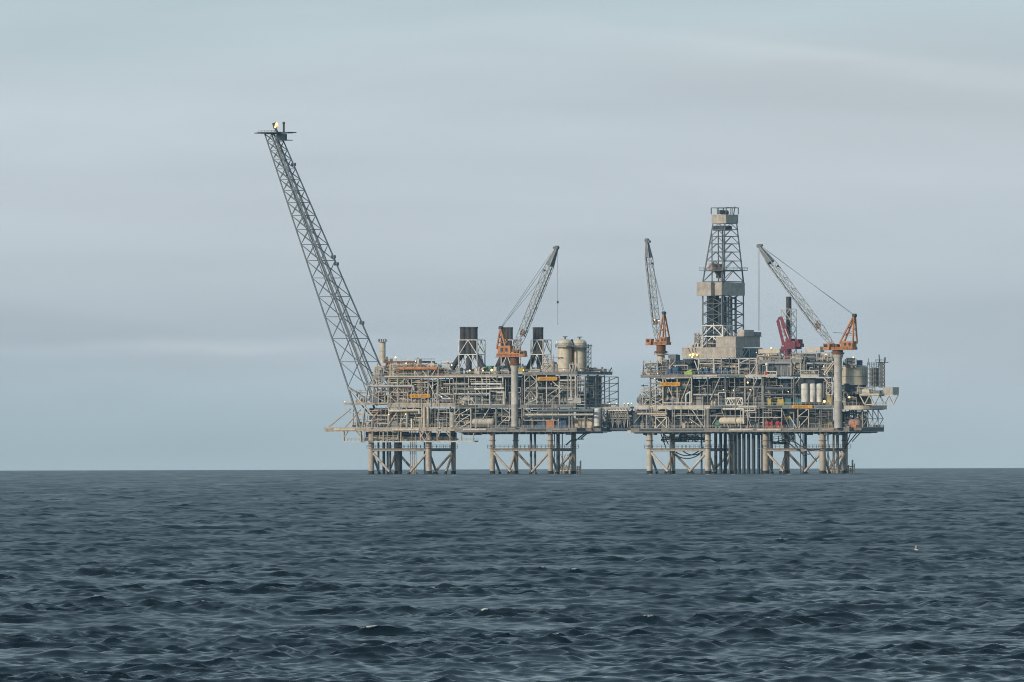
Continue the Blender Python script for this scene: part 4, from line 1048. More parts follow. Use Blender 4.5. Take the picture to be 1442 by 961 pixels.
for i, (x0, x1, y0, y1, b, n, ms, k) in enumerate((
        (893, 917, 577, 603, 4, 14, V2, 5), (917, 940, 577, 603, 2, 14, V1, 4), (940, 972, 577, 603, 2, 12, V3, 5), (972, 1000, 577, 603, 2, 12, V3, 5), (1000, 1018, 576, 603, 0, 8, V2, 3),
        (1050, 1076, 576, 603, 0, 12, V3, 5), (1076, 1102, 576, 592, 0, 10, V3, 2), (1102, 1124, 576, 592, 0, 8, V3, 2), (1139, 1172, 576, 603, -2, 16, V2, 7), (1186, 1206, 578, 603, 16, 18, V2, 5),
        (1198, 1222, 578, 602, 24, 16, V2, 5), (902, 918, 545, 571, 0, 16, V1, 6), (916, 936, 534, 571, 0, 18, V1, 5), (936, 974, 534, 571, 0, 16, V1, 8), (974, 1000, 534, 571, 0, 12, V3, 6),
        (1000, 1024, 534, 571, -2, 12, V2, 6), (1024, 1050, 546, 562, 0, 12, V2, 3), (1050, 1076, 534, 571, -1, 12, V2, 7), (1076, 1102, 534, 571, -2, 16, V2, 5), (1102, 1126, 534, 571, -2, 12, V3, 5),
        (1160, 1174, 533, 571, -2, 12, V2, 5), (1178, 1200, 545, 571, 6, 14, V2, 6), (904, 926, 508, 528, 8, 18, V1, 5), (926, 946, 504, 528, 10, 14, V2, 5), (946, 984, 508, 528, 6, 14, V2, 4),
        (984, 1040, 505, 527, 2, 22, V1, 6), (1028, 1042, 506, 527, 0, 10, ('cream', 'pink', 'tan'), 3), (1040, 1068, 508, 527, 2, 14, V2, 4), (1112, 1134, 512, 528, 2, 12, V1, 4), (1134, 1156, 510, 528, 0, 14, V2, 6),
        (1154, 1176, 504, 530, 0, 16, V1, 6), (1066, 1100, 496, 506.6, 2, 12, V1, 6), (1112, 1134, 498, 508, 4, 14, V1, 5), (1150, 1172, 496, 509, 2, 16, ('cream', 'light', 'tan'), 5), (1186, 1206, 506, 518, 4, 8, V1, 2))):
    pipe_bay(RP, x0, x1, y0, y1, b, n, ms, k, seed=300 + i)
for x0, x1, y0, y1, b, m in ((941, 952, 500, 516, 14, 'bluegrey'), (1068, 1098, 492, 499, 4, 'cream'), (1134, 1155, 489, 496.5, 4, 'light'), (1136, 1154, 498, 507, 4, 'slate'), (1120, 1131, 503, 517, 2, 'light'),
                            (1108, 1134, 499, 505.5, 10, 'teal'), (1171, 1176, 494, 504, 6, 'bluegrey'), (1188, 1195, 541, 552, 2, 'slate'), (962, 974, 506, 522, 16, 'slate'), (1098, 1110, 540, 552, 4, 'slate'),
                            (1048, 1058, 548, 562, 4, 'grey'), (1062, 1074, 560, 571, -4, 'bluegrey'), (978, 990, 558, 571, -4, 'grey')):
    MB().bx(x0, x1, y0, y1, b, b + 9).bx(x0 + .6, x1 - .6, y0 - .7, y0 - .02, b + 1, b + 7).build('cabin', M[m], RP)
# side wing at the lower right, an open lattice reaching out from the deck end
for b in (8, 26, 44):
    mb = MB()
    for i, (xa, xb) in enumerate(((1196, 1205), (1205, 1214))): panel(mb, xa, xb, 578, 590, b, 'X', 1.0); panel(mb, xa, xb, 590, 602.2, b, 'A', 1.0)
    mb.build('truss_frame', M['grey'], RP)
mb = MB(); pa = L(1214, 590, -4).x; zz = [L(1214, y, -4).z for y in (577, 590, 602)]
for z in zz: mb.bar((pa, -1, z), (pa, 13, z), .3)
for j in range(4):
    b_, c_ = -1 + j * 3.5, 2.5 + j * 3.5
    mb.bar((pa, b_, zz[0]), (pa, b_, zz[2]), .28); mb.bar((pa, b_, zz[0]), (pa, c_, zz[1]), .24); mb.bar((pa, c_, zz[1]), (pa, b_, zz[2]), .24)
mb.build('truss_frame', M['light'], RP)
# drooping hoses and cables below the deck
for x0, y0, x1, y1, sag, b in ((1098, 608, 1140, 640, 14, -6), (1104, 606, 1158, 632, 22, -8), (1110, 604, 1136, 645, 12, -4), (1118, 600, 1150, 650, 8, -7), (952, 637, 990, 630, 16, 10), (950, 640, 985, 640, 12, 14), (960, 634, 1000, 625, 22, 18)):
    pts = []
    for i in range(15):
        t = i / 14; pts.append(L(x0 + (x1 - x0) * t, y0 + (y1 - y0) * t + sag * 4 * t * (1 - t) * .5, b))
    MB().pipe(pts, .24, 6).build('hose', M['hose'], RP, smooth=True)
mb = MB()
for i in range(17):
    x = 1160 + i * 2.7; b = 52 + (i % 2) * 3
    mb.ln(x, 655 + rnd.uniform(-2, 5), b, x, 672, b, 1.2)
mb.ln(1160, 657, 52, 1203, 657, 52, 1.3); mb.ln(1160, 663, 52, 1203, 663, 52, 1.3); mb.ln(1200.5, 648, 52, 1200.5, 672, 52, 1.7)
for x0, x1 in ((1163, 1172), (1178, 1169), (1182, 1192)): mb.ln(x0, 632, 52, x1, 657, 52, 1.0)
mb.build('boat_landing', M['tan'], RP)
for a in ((926, 526, -10, .42, 0), (971.5, 500.5, -9, .55, 1), (976, 499.6, -9, .8, 1), (981.5, 500, -9, .6, 1), (974.5, 503.3, -9, .45, 1), (961, 503, 6, .4, 0), (1053, 539, -11, .55, 1), (1056.5, 549, -11, .34, 1), (1161, 565.6, -11, .8, 1),
          (1196, 559.6, -6, .62, 1), (1201.5, 503.5, 2, .42, 1), (1160, 515.8, -10, .4, 0), (1163, 499.5, -6, .38, 1), (1173, 510, -10, .35, 0), (1086, 490.3, 2, .4, 1), (1082, 500, 2, .36, 1), (1080, 499.4, 2, .3, 1), (922, 533, -10, .36, 0),
          (1161.5, 528, -11, .3, 0), (1065, 496.5, -6, .32, 0), (1018.5, 549, -11, .34, 0), (1033, 550, -11, .3, 0), (1073, 595, -11, .3, 0), (974, 595, -11, .3, 0), (1110, 552, -11, .3, 1), (1152, 517, -11, .3, 0)):
    lamp(RP, a[0], a[1], a[2], a[3], bool(a[4]))
# cantilevered end platform with truss below
CP = L(1211, 556, -2)
def cant(x0, x1, yt, yb, b0_, b1_, n):
    mb = MB()
    for b in (b0_, b1_):
        xs = [x0 + (x1 - x0) * i / n for i in range(n + 1)]
        mb.ln(x0, yt, b, x1, yt, b, 1.3); mb.ln(xs[0] + (x1 - x0) / n / 2, yb, b, xs[-1] - (x1 - x0) / n / 2, yb, b, 1.3)
        for i in range(n):
            xm = (xs[i] + xs[i + 1]) / 2
            mb.ln(xs[i], yt, b, xm, yb, b, 1.4); mb.ln(xm, yb, b, xs[i + 1], yt, b, 1.4)
    return mb
cant(1211, 1238, 557, 570, -4, 14, 2).build('truss_frame', M['cream'], RP)
cant(1239, 1264, 557.5, 569.5, 4, 12, 2).build('truss_frame', M['light'], RP)
slab(RP, 1210, 1238, 554.6, 557, -6, 18, 'cream'); slab(RP, 1238.3, 1258, 555.6, 557.6, 4, 16, 'light')
MB().bx(1206, 1226, 558, 575, 26, 28).build('bulkhead', M['dark'], RP)
MB().bx(1214, 1224, 549, 554.5, 0, 10).bx(1215, 1223, 548.2, 548.9, 1, 9).build('cabin', M['cream'], RP)
MB().bx(1231, 1239, 550, 554.5, 2, 12).build('cabin', M['bluegrey'], RP)
mb = MB(); p, q = L(1243.5, 555.4, 4), L(1257, 546, 4)
mb.box(p.x, q.x, 1.2, 5.4, p.z, q.z)
for i in range(10):
    a_ = p.x + .2 + i * (q.x - p.x - .4) / 9
    mb.box(a_ - .06, a_ + .06, 1.14, 1.2 - .004, p.z + .1, q.z - .1)
mb.box(p.x - .1, q.x + .1, 1.1, 5.5, q.z + .004, q.z + .12)
mb.build('cabin', M['light'], RP)

for i, (x0, x1) in enumerate(((898, 924), (924, 950), (950, 976), (976, 1002), (1002, 1028), (1028, 1054), (1054, 1080), (1080, 1106), (1106, 1128), (1140, 1172))):
    for j, (y0, y1) in enumerate(((531, 571), (575.5, 603))):
        if x0 > 1130 and j == 0: continue
        pipe_bay(RP, x0, x1, y0, y1, 6, 7, ('slate', 'bluegrey', 'light', 'grey', 'slate'), 2, thick=.7, seed=800 + i * 2 + j)
for i, (x0, x1, y0, y1) in enumerate(((904, 930, 508, 528), (936, 962, 512, 528), (984, 1040, 512, 528), (1040, 1066, 506, 528), (1066, 1104, 494, 507), (1112, 1152, 494, 509), (1150, 1174, 500, 528), (1184, 1206, 548, 571), (1200, 1232, 545, 555))):
    pipe_bay(RP, x0, x1, y0, y1, 6, 12, FM + ('grey', 'bluegrey'), 4, thick=.8, seed=840 + i)
drops(RP, (900, 1000), 530, 604, -13, 16, 18, FM); drops(RP, (1000, 1174), 530, 604, -13, 24, 19, FM + ('slate', 'bluegrey')); drops(RP, (1066, 1174), 494, 530, -8, 22, 20, FM)
flush(RP)

# ================================================================== BRIDGE
BR = thing('link_bridge', 'walkway bridge with pipes and lattice sides joining the two platforms', 'bridge', L(846, 603, 20))
p, q = L(846.4, 603, 20), L(887.6, 603, 20); q.z = p.z
B0, B1 = 20 * U, 44 * U
zt = L(866, 573, 20).z
MB().box(p.x, q.x, B0, B1, p.z - 1.0, p.z).build('deck', M['slate'], BR)
MB().box(p.x, q.x, B0, B1, zt - .8, zt).build('upper_deck', M['tan'], BR)
rail(BR, [(p.x, B0, zt), (q.x, B0, zt)], h=4.2, mat='tan')
rail(BR, [(p.x, B1, zt), (q.x, B1, zt)], h=4.2, mat='tan')
for bb in (B0, B1):
    mb = MB(); n = 5
    for i in range(n):
        x0 = p.x + (q.x - p.x) * i / n; x1 = p.x + (q.x - p.x) * (i + 1) / n; xm = (x0 + x1) / 2
        mb.bar((x0, bb, p.z), (xm, bb, zt - .8), .26).bar((xm, bb, zt - .8), (x1, bb, p.z), .26)
        mb.bar((x0, bb, p.z), (x0, bb, zt - .8), .3)
    zm = p.z * .55 + zt * .45
    mb.bar((p.x, bb, zm), (q.x, bb, zm), .3)
    mb.build('truss_side', M['grey'], BR)
for z_, b_, r_, m in ((.2, .2, .5, 'slate'), (.36, .5, .45, 'bluegrey'), (.55, .15, .35, 'light'), (.72, .6, .5, 'grey'), (.5, .8, .55, 'slate'), (.25, .75, .5, 'grey'), (.82, .1, .4, 'white')):
    z = p.z + (zt - p.z) * z_; b = B0 + (B1 - B0) * b_
    MB().tube((p.x + .1, b, z), (q.x - .1, b, z), r_, n=8).build('pipe', M[m], BR, smooth=True)
for x in (858, 868, 879, 885, 889, 894):
    lamp(BR, x if x < 887 else x - 5, 568.3, 21, .34, False)
pp = MB().box(p.x, q.x, (B0 + B1) / 2 - .1, (B0 + B1) / 2 + .1, p.z + .01, p.z + (zt - p.z) * .8).build('dark_back_panel', M['slate'], BR)  # dark backing sheet added so the inside of the bridge reads dark
pipe_bay(BR, 850, 884, 574, 602, 24, 22, ('light', 'grey', 'silver', 'bluegrey', 'white'), 5, thick=.8, seed=901)
flush(BR)
# bearing of the bridge and the drum-like trunk beside it
c = L(886.5, 609.2, 20)
MB().box(c.x - 1.3, c.x + 1.3, B0 + .2, B0 + 4, c.z - .1, p.z - 1.004).build('bearing', M['vessel'], BR)
solo(MB().lathe(L(898, 603, 4), [(2.0, 0), (2.0, 6.0), (2.3, 6.02), (2.3, 6.5), (.6, 6.6)], 16), 'access_trunk', M['slate'],
     'dark grey drum standing at the right platform end of the bridge', 'drum', L(898, 603, 4), smooth=True)

# ================================================================== CRANES
def boom(parent, foot, tip, w0, w1, hgt, bays, mat, tipmat, tail=.17):
    """luffing lattice boom in the a-z plane, foot and tip in frame metres"""
    d = (tip - foot); ln_ = d.length; d = d.normalized(); up = Vector((-d.z, 0, d.x)); 
    if up.z < 0: up = -up
    s = Vector((0, 1, 0))
    def sect(t):
        k = min(1, t / .16) if t < .16 else (1 if t < 1 - tail else max(.38, 1 - (t - (1 - tail)) / tail * .62))
        k = .45 + .55 * k if t < .16 else k
        c = foot + d * (ln_ * t)
        return [c - s * w0 / 2 * k - up * hgt / 2 * k, c + s * w0 / 2 * k - up * hgt / 2 * k, c + s * w0 / 2 * k + up * hgt / 2 * k, c - s * w0 / 2 * k + up * hgt / 2 * k]
    ts = [i / bays for i in range(bays + 1)]
    nb = int(bays * (1 - tail))
    S = [sect(t) for t in ts]
    for i in range(4):
        MB().pipe([S[k][i] for k in range(bays + 1)], .15, 6).build('chord', mat, parent, smooth=True)
    for i in range(4):
        j = (i + 1) % 4; mb = MB()
        for k in range(bays):
            a, b_ = (i, j) if k % 2 else (j, i)
            mb.tube(S[k][a], S[k + 1][b_], .1, n=5)
            if k % 2 == 0: mb.tube(S[k][i], S[k][j], .08, n=5)
        mb.build('lacing', mat, parent, smooth=True)
    # plated head section
    A_, B_ = sect(1 - tail * .92), sect(1.0)
    mb = MB(); mb.hexa([A_[0], A_[1], A_[2], A_[3], B_[0], B_[1], B_[2], B_[3]])
    hd = mb.build('boom_head', tipmat, parent)
    mb = MB()
    for ss in (-.5, .5):
        c = tip + d * .7 + Vector((0, ss, 0))
        mb.tube(c - s * .18, c + s * .18, .85, n=14)
    mb.build('sheave', tipmat, hd, smooth=True)
    MB().tube(tip + up * 1.2 - s * .6, tip + up * 1.2 + s * .6, .5, n=10).build('sheave', tipmat, hd, smooth=True)
    return d, up

def rope(parent, p, q, r=.075, name='rope', mat='cable'):
    return MB().tube(p, q, r, n=5).build(name, M[mat], parent, smooth=True)

def crane(label, ped, house, mast, bm, side, matn='orange', pend=(), hook=None, scale=1.0, cab=True, bb=0.0, pedmat='light', boom_w=3.0, boom_h=2.5):
    (px, y0, y1, w_) = ped
    T = thing('pedestal_crane', label, 'crane', L(px, y1, bb), 'orange pedestal cranes on the platforms')
    c0, c1 = L(px, y1, bb), L(px, y0, bb); c1.x = c0.x
    r = w_ * U / 2
    h = c1.z - c0.z
    MB().lathe(c0, [(r, 0), (r, h * .35), (r * 1.06, h * .36), (r * 1.06, h * .375), (r, h * .38), (r, h * .93), (r * 1.35, h * .985), (r * 1.35, h)], 20).build('pedestal', M[pedmat], T, smooth=True)
    z = c1.z
    hl, hr, ht, hb = house
    a0, a1 = L(hl, hb, bb).x, L(hr, hb, bb).x; z0, z1 = L(px, hb, bb).z, L(px, ht, bb).z
    MB().lathe((c0.x, c0.y, z - .01), [(r * 1.6, 0.02), (r * 1.6, .7), (r * 1.25, .72), (r * 1.25, z0 - z)], 20).build('slew_ring', M['rust'], T, smooth=True)
    d_ = 3.0 * scale
    hs = MB()
    hs.box(a0, a1, c0.y - d_ / 2, c0.y + d_ / 2, z0, z0 + (z1 - z0) * .35)
    hs.box(a0 + .4 if side > 0 else a0 + (a1 - a0) * .45, a0 + (a1 - a0) * .55 if side > 0 else a1 - .3, c0.y - d_ / 2 + .2, c0.y + d_ / 2 - .2, z0 + (z1 - z0) * .355, z1)
    ho = hs.build('machinery_house', M[matn], T)
    e = a0 if side > 0 else a1
    sx = 1 if side > 0 else -1
    # winch drums, louvres and ladder on the house
    for k in range(2):
        cx = c0.x + sx * (.3 + k * 1.5 * scale)
        MB().tube((cx, c0.y - d_ * .3, z0 + (z1 - z0) * .5), (cx, c0.y + d_ * .3, z0 + (z1 - z0) * .5), .62 * scale, n=12).build('winch', M['rust'], T, smooth=True)
    for k in range(2):
        xx = a0 + (a1 - a0) * (.16 + .2 * k if side > 0 else .62 + .2 * k)
        MB().box(xx, xx + .9 * scale, c0.y - d_ / 2 - .05, c0.y - d_ / 2 + .19, z0 + (z1 - z0) * .5, z0 + (z1 - z0) * .82).build('louvre', M['slate'], ho)
    rail(T, [(a0 + .1, c0.y - d_ / 2 - .3, z0 + .1), (a1 - .1, c0.y - d_ / 2 - .3, z0 + .1)], mat='rust')
    MB().box(a0, a1, c0.y - d_ / 2 - .9, c0.y - d_ / 2 - .06, z0 - .12, z0 + .08).build('walkway', M['rust'], T)
    if cab:
        cx = (a1 if side > 0 else a0)
        cb = MB(); xa, xb = (cx - .2, cx + 2.6 * scale) if side > 0 else (cx - 2.6 * scale, cx + .2)
        zc = z0 + .1
        cb.hexa([(xa, c0.y - 2.6, zc - .2), (xb, c0.y - 2.6, zc), (xb, c0.y - .8, zc), (xa, c0.y - .8, zc - .2), (xa, c0.y - 2.6, zc + 2.6), (xb - .5 * sx, c0.y - 2.6, zc + 2.5), (xb - .5 * sx, c0.y - .8, zc + 2.5), (xa, c0.y - .8, zc + 2.6)])
        co = cb.build('operator_cab', M[matn], T)
        MB().box(xa + .5, xb - .7, c0.y - 2.66, c0.y - 2.6 + .01, zc + 1.1, zc + 2.2).build('window', M['glass'], co)
    # A-frame mast
    (ax, ay) = mast['apex']; ap = L(ax, ay, bb)
    for fx in mast['feet']:
        f = L(fx, mast['fy'], bb)
        for s_ in (-1, 1):
            MB().bar(f + Vector((0, s_ * d_ * .42, 0)), ap + Vector((0, s_ * .45, 0)), .52 * scale).build('mast_leg', M[matn], T)
    mb = MB()
    for k in (.3, .55, .78):
        pts = [L(fx, mast['fy'], bb).lerp(ap, k) for fx in mast['feet']]
        mb.bar(pts[0], pts[1], .3); mb.bar(pts[0] - Vector((0, d_ * .4 * (1 - k), 0)), pts[0] + Vector((0, d_ * .4 * (1 - k), 0)), .25)
        mb.bar(pts[0], L(mast['feet'][1], mast['fy'], bb).lerp(ap, k + .2), .22)
    mb.build('mast_bracing', M[matn], T)
    MB().tube(ap - Vector((0, .8, 0)), ap + Vector((0, .8, 0)), .7 * scale, n=12).build('mast_sheave', M['slate'], T, smooth=True)
    fo, ti = L(bm[0], bm[1], bb), L(bm[2], bm[3], bb)
    d, up = boom(T, fo, ti, boom_w, boom_h, boom_h, 18, M['boomlight'], M['boomgrey'])
    # painted foot section of the boom and its butt plate
    MB().bar(fo - Vector((0, 1.1, 0)), fo + Vector((0, 1.1, 0)), 1.2, 1.2).build('boom_foot', M[matn], T)
    k = fo.lerp(ti, .2)
    MB().bar(k - up * boom_h * .42, k + up * boom_h * .42, .16, boom_w * .9).build('boom_panel', M['rust'], T)
    mb = MB(); c = fo.lerp(ti, .78) + up * (boom_h / 2 + .3); mb.ball(c, .5, 8, 5).build('boom_lamp', M['slate'], T, smooth=True)
    w1 = MB()
    for i in range(18):
        t = .18 + i * .04
        c = fo.lerp(ti, t) - up * (boom_h / 2 + .25); c2 = fo.lerp(ti, t + .04) - up * (boom_h / 2 + .25)
        w1.bar(c, c2, .55, .12); w1.bar(c, c - up * .5 , .12)
    w1.build('boom_walkway', M['boomgrey'], T)
    for (tx, ty, s_) in pend:
        rope(T, ap + Vector((0, s_, 0)), L(tx, ty, bb) + Vector((0, s_, 0)), .085, 'pendant_rope')
    if hook:
        hx, hy0, hy1, hy2 = hook
        p_, q_ = L(hx, hy0, bb), L(hx, hy1, bb); q_.x = p_.x
        rope(T, p_, q_, .075, 'hoist_rope')
        if hy2:
            hk = MB().lathe(q_ - Vector((0, 0, 1.1)), [(.1, 0), (.42, .2), (.42, .9), (.15, 1.1)], 10).build('hook_block', M['slate'], T, smooth=True)
            e_ = L(hx, hy2, bb); e_.x = p_.x
            MB().tube(q_ - Vector((0, 0, 1.1)), e_, .06, n=5).pipe([e_, e_ + Vector((.25, 0, -.3)), e_ + Vector((0, 0, -.6)), e_ + Vector((-.25, 0, -.35))], .09, 5).build('hook', M['slate'], hk, smooth=True)
    return T

c1 = crane('orange crane between two dark stacks, its boom leaning right', (725, 514.5, 601, 10.2), (703, 737, 487, 503), dict(apex=(705.5, 462), feet=(702.5, 716), fy=492),
           (724, 498, 783.5, 351), 1, pend=((776, 358, -.4), (776, 361, .5), (771.5, 382, 0)), hook=(785.2, 355, 424, 455), scale=1.15, bb=-16)
c2 = crane('orange crane on cream pedestal with near upright boom, leftmost on drilling platform', (931, 497, 526, 10.5), (921, 942, 475, 486), dict(apex=(935, 441), feet=(931, 940), fy=476),
           (926.5, 482, 911.2, 341), -1, pend=((914.5, 352, -.4), (915.5, 365, .5)), scale=.95, bb=22, pedmat='vessel', boom_w=2.6, boom_h=2.2, cab=True)
c3 = crane('orange crane at the far right with long boom lowered leftwards over the deck', (1180.3, 499, 603, 11.2), (1172, 1204, 481, 493), dict(apex=(1203.3, 444.5), feet=(1185, 1204), fy=484),
           (1172, 486, 1070, 348.5), -1, pend=((1076, 349, -.4), (1078, 353, .5)), hook=(1067.6, 352, 466, 0), scale=1.1, bb=-16)
rope(c3, L(1069, 352, -15), L(1070, 466, -15), .06, 'hoist_rope')
MB().lathe(L(931, 500, 22), [(3.1, 0), (3.1, .3)], 18).build('ring_platform', M['tan'], c2, smooth=True)
rail(c2, [(L(931, 500, 22) + Vector((3 * math.cos(i * .52), 3 * math.sin(i * .52), .3))) for i in range(13)], mat='rust')
for x, y in ((921.8, 451), (928, 452)): lamp(c2, x, y, 16, .34, True)
MB().ln(1173, 468.5, -18, 1207, 470.5, -18, .6).build('aerial', M['slate'], c3)

# ================================================================== KNUCKLE CRANE (dark red)
KC = thing('knuckle_crane', 'dark red folding crane with a bent arm in front of the tall thin stack', 'crane', L(1109, 506, 4))
MB().lathe(L(1109, 506, 4), [(1.25, 0), (1.25, 3.2), (1.7, 3.4), (1.7, 4.6)], 14).build('pedestal', M['red'], KC, smooth=True)
MB().bx(1104, 1120, 481, 492, -2, 12).bx(1119.2, 1124, 478, 489, 0, 10).bx(1106, 1114, 477, 480.8, 0, 9).build('slew_body', M['red'], KC)
MB().bx(1123.5, 1126.5, 484, 489, 0, 9).build('cab', M['red'], KC)
MB().hexa([*(L(x, y, b) for x, y, b in ((1110, 486, 2), (1116.5, 483, 2), (1116.5, 483, 8), (1110, 486, 8), (1097.5, 447.5, 3), (1101.5, 446, 3), (1101.5, 446, 7), (1097.5, 447.5, 7)))]).build('main_arm', M['red'], KC)
MB().hexa([*(L(x, y, b) for x, y, b in ((1101.5, 487, 3.5), (1105.5, 486, 3.5), (1105.5, 486, 6.5), (1101.5, 487, 6.5), (1093, 452, 3.2), (1097.2, 450, 3.2), (1097.2, 450, 6.8), (1093, 452, 6.8)))]).build('folding_arm', M['red'], KC)
MB().hexa([*(L(x, y, b) for x, y, b in ((1093.2, 453, 3), (1096.5, 452.5, 3), (1096.5, 452.5, 7), (1093.2, 453, 7), (1096.5, 446.6, 3), (1101, 445.6, 3), (1101, 445.6, 7), (1096.5, 446.6, 7)))]).build('elbow', M['red'], KC)
MB().tube(L(1112, 480, 1), L(1105.5, 463, 1), .28, n=8).build('hydraulic_ram', M['silver'], KC, smooth=True)
MB().bx(1099.5, 1106, 488, 494, 2, 7).build('grab', M['red'], KC)

# ================================================================== EXHAUST STACKS
def stack(label, x0, x1, top, y1, b, cage, legs):
    w_ = x1 - x0
    T = thing('exhaust_stack', label, 'exhaust stack', L((x0 + x1) / 2, y1, b), 'dark exhaust stacks')
    n = 3; fw = w_ / n
    for i in range(n):
        xa = x0 + i * fw
        p_, q_ = L(xa + fw / 2, top + 38.5, b), L(xa + fw / 2, top, b); q_.x = p_.x
        r = fw * U / 2 / CT * 1.02
        f = MB().tube(p_, q_, r, n=14).build('flue', M['soot'], T, smooth=True)
        MB().tube(q_ + Vector((0, 0, -.5)), q_ + Vector((0, 0, .12)), r * 1.1, n=14).build('rim', M['soot'], f, smooth=True)
    p_, q_ = L(x0 + .8, top + 21, b - 5), L(x1 - .8, top + 1, b - 5)
    for sx in ((x0 + x1) / 2 - fw * .55, (x0 + x1) / 2 + fw * .55):
        a = L(sx, top + 20, b - 1.6); c_ = L(sx, top + 1, b - 1.6); c_.x = a.x
        MB().bar(a, c_, .5, .3).build('seam_plate', M['slate'], T)
    for lx, ly, tx, ty in legs:
        a, c_ = L(lx, ly, b - 2), L(tx, ty, b)
        o = MB().tube(a, c_ + (c_ - a) * .12, 1.2, n=14).build('duct', M['soot'], T, smooth=True)
        MB().tube(a, a.lerp(c_, .06), 1.4, n=14).build('flange', M['silver'], o, smooth=True)
    # white support cage
    ca, cb, cy0, cy1 = cage; bf, bk = b - 5, b + 12
    def pt(i, y):
        xx, bb_ = ((ca, bf), (cb, bf), (cb, bk), (ca, bk))[i % 4]
        v = L(xx, y, bf); v2 = Vector((v.x, bb_ * U, v.z)); return v2
    ym = (cy0 + cy1) / 2 - 1
    for i in range(4): MB().bar(pt(i, cy0), pt(i, cy1), .38).build('cage_post', M['white'], T)
    for i in range(4):
        mb = MB(); j = i + 1
        for y in (cy0, ym): mb.bar(pt(i, y), pt(j, y), .34)
        for ya, yb in ((cy0, ym), (ym, cy1)):
            m_ = (pt(i, ya) + pt(j, ya)) / 2
            mb.bar(pt(i, yb), m_, .3); mb.bar(m_, pt(j, yb), .3)
        mb.build('cage_bracing', M['white'], T)
    return T
stack('broad dark exhaust stack with splayed ducts, leftmost of the stacks', 649, 671.5, 461, 527, 6, (646.5, 672, 479, 522), ((636, 520, 652.5, 496), (681.5, 521, 668.5, 496), (660.5, 524, 660.5, 497)))
stack('dark exhaust stack partly hidden behind the orange mast of the left crane', 707.5, 721.5, 461.5, 526, 40, (706, 722, 479, 522), ((699, 521, 710, 497), (714.5, 524, 714.5, 498)))
stack('narrow dark exhaust stack just left of the twin cream vessels', 751, 764.5, 461.5, 524, 10, (747.5, 765, 479, 522), ((743, 521, 754.5, 497), (760, 523, 760, 498)))
RS = thing('exhaust_stack', 'tall thin dark exhaust pipe in a white lattice cage behind the red crane', 'exhaust stack', L(1111, 506, 22), 'dark exhaust stacks')
MB().tube(L(1111, 506, 22), Vector((L(1111, 506, 22).x, 22 * U, L(1111, 418, 22).z)), 1.12, n=16).build('flue', M['soot'], RS, smooth=True)
cc = L(1111, 506, 22)
q4 = [Vector((cc.x + sa * 2.4, cc.y + sb * 2.0, 0)) for sa, sb in ((-1, -1), (1, -1), (1, 1), (-1, 1))]
lattice([v + Vector((0, 0, cc.z)) for v in q4], [v + Vector((0, 0, L(1111, 435.5, 22).z)) for v in q4], 5, 1.0, .17, .11, RS, M['white'], M['white'], 'X')

# ================================================================== DERRICK
DK = thing('drilling_derrick', 'tall tapering lattice drilling derrick with beige clad boxes at top and waist', 'derrick', L(1016, 505, 5))
def sq(x0, x1, y, b0_, b1_):
    p_, q_ = L(x0, y, b0_), L(x1, y, b0_)
    return [Vector((p_.x, b0_ * U, p_.z)), Vector((q_.x, b0_ * U, p_.z)), Vector((q_.x, b1_ * U, p_.z)), Vector((p_.x, b1_ * U, p_.z))]
lo = sq(989.5, 1016.5, 489.2, 5, 53); mid = sq(989.8, 1016.5, 397, 5, 53); tp_ = sq(1004, 1021, 315, 17, 43)
lattice(lo, mid, 6, 1.0, .36, .17, DK, M['boomgrey'], M['boomgrey'], 'X', 8)
lattice(mid, tp_, 7, 1.1, .34, .15, DK, M['boomgrey'], M['boomgrey'], 'K', 8)
# lighter lower frame
lf = sq(989, 1018, 489.2, 3, 24); lt = sq(989, 1018, 459, 3, 24)
mb = MB()
for i in range(4):
    j = (i + 1) % 4; mb.bar(lf[i], lt[i], .5); mb.bar(lt[i], lt[j], .5); m_ = (lt[i] + lt[j]) / 2; h_ = (lf[i] + lt[i]) / 2; h2 = (lf[j] + lt[j]) / 2
    mb.bar(h_, h2, .42); mb.bar(h_, m_, .4); mb.bar(h2, m_, .4); mb.bar(lf[i], (h_ + h2) / 2, .4); mb.bar(lf[j], (h_ + h2) / 2, .4)
mb.build('base_frame', M['white'], DK)
def clad(x0, x1, y0, y1, b0_, b1_, parent, name='cladding', mat='clad'):
    p_, q_ = L(x0, y1, b0_), L(x1, y0, b0_); mb = MB()
    mb.box(p_.x, q_.x, b0_ * U, b1_ * U, p_.z, q_.z)
    x = p_.x + .3
    while x < q_.x - .2: mb.box(x, x + .16, b0_ * U - .07, b0_ * U - .004, p_.z + .02, q_.z - .02); x += .62
    y = b0_ * U + .3
    while y < b1_ * U - .2: mb.box(q_.x + .004, q_.x + .07, y, y + .16, p_.z + .02, q_.z - .02); y += .62
    mb.box(p_.x - .06, q_.x + .09, b0_ * U - .09, b1_ * U + .06, q_.z + .003, q_.z + .22)
    return mb.build(name, M[mat], parent)
clad(1002, 1022.5, 303, 315, 16.5, 43.5, DK, 'crown_box')
clad(985.5, 1016.3, 398.6, 416.6, 3, 54.5, DK, 'monkey_board_box')
clad(981, 1001, 398, 417, -4, 2.6, DK, 'monkey_board_box')
cr = sq(1001.5, 1022.5, 302, 16.5, 43.5); ct_ = sq(1001.5, 1022.5, 293, 16.5, 43.5)
mb = MB()
for i in range(4):
    mb.bar(cr[i], ct_[i], .34); mb.bar(ct_[i], ct_[(i + 1) % 4], .34); mb.bar((cr[i] + cr[(i + 1) % 4]) / 2, (ct_[i] + ct_[(i + 1) % 4]) / 2, .26)
mb.bar(ct_[0], ct_[2], .25)
mb.build('crown_frame', M['boomgrey'], DK)
c_ = (cr[0] + cr[2]) / 2
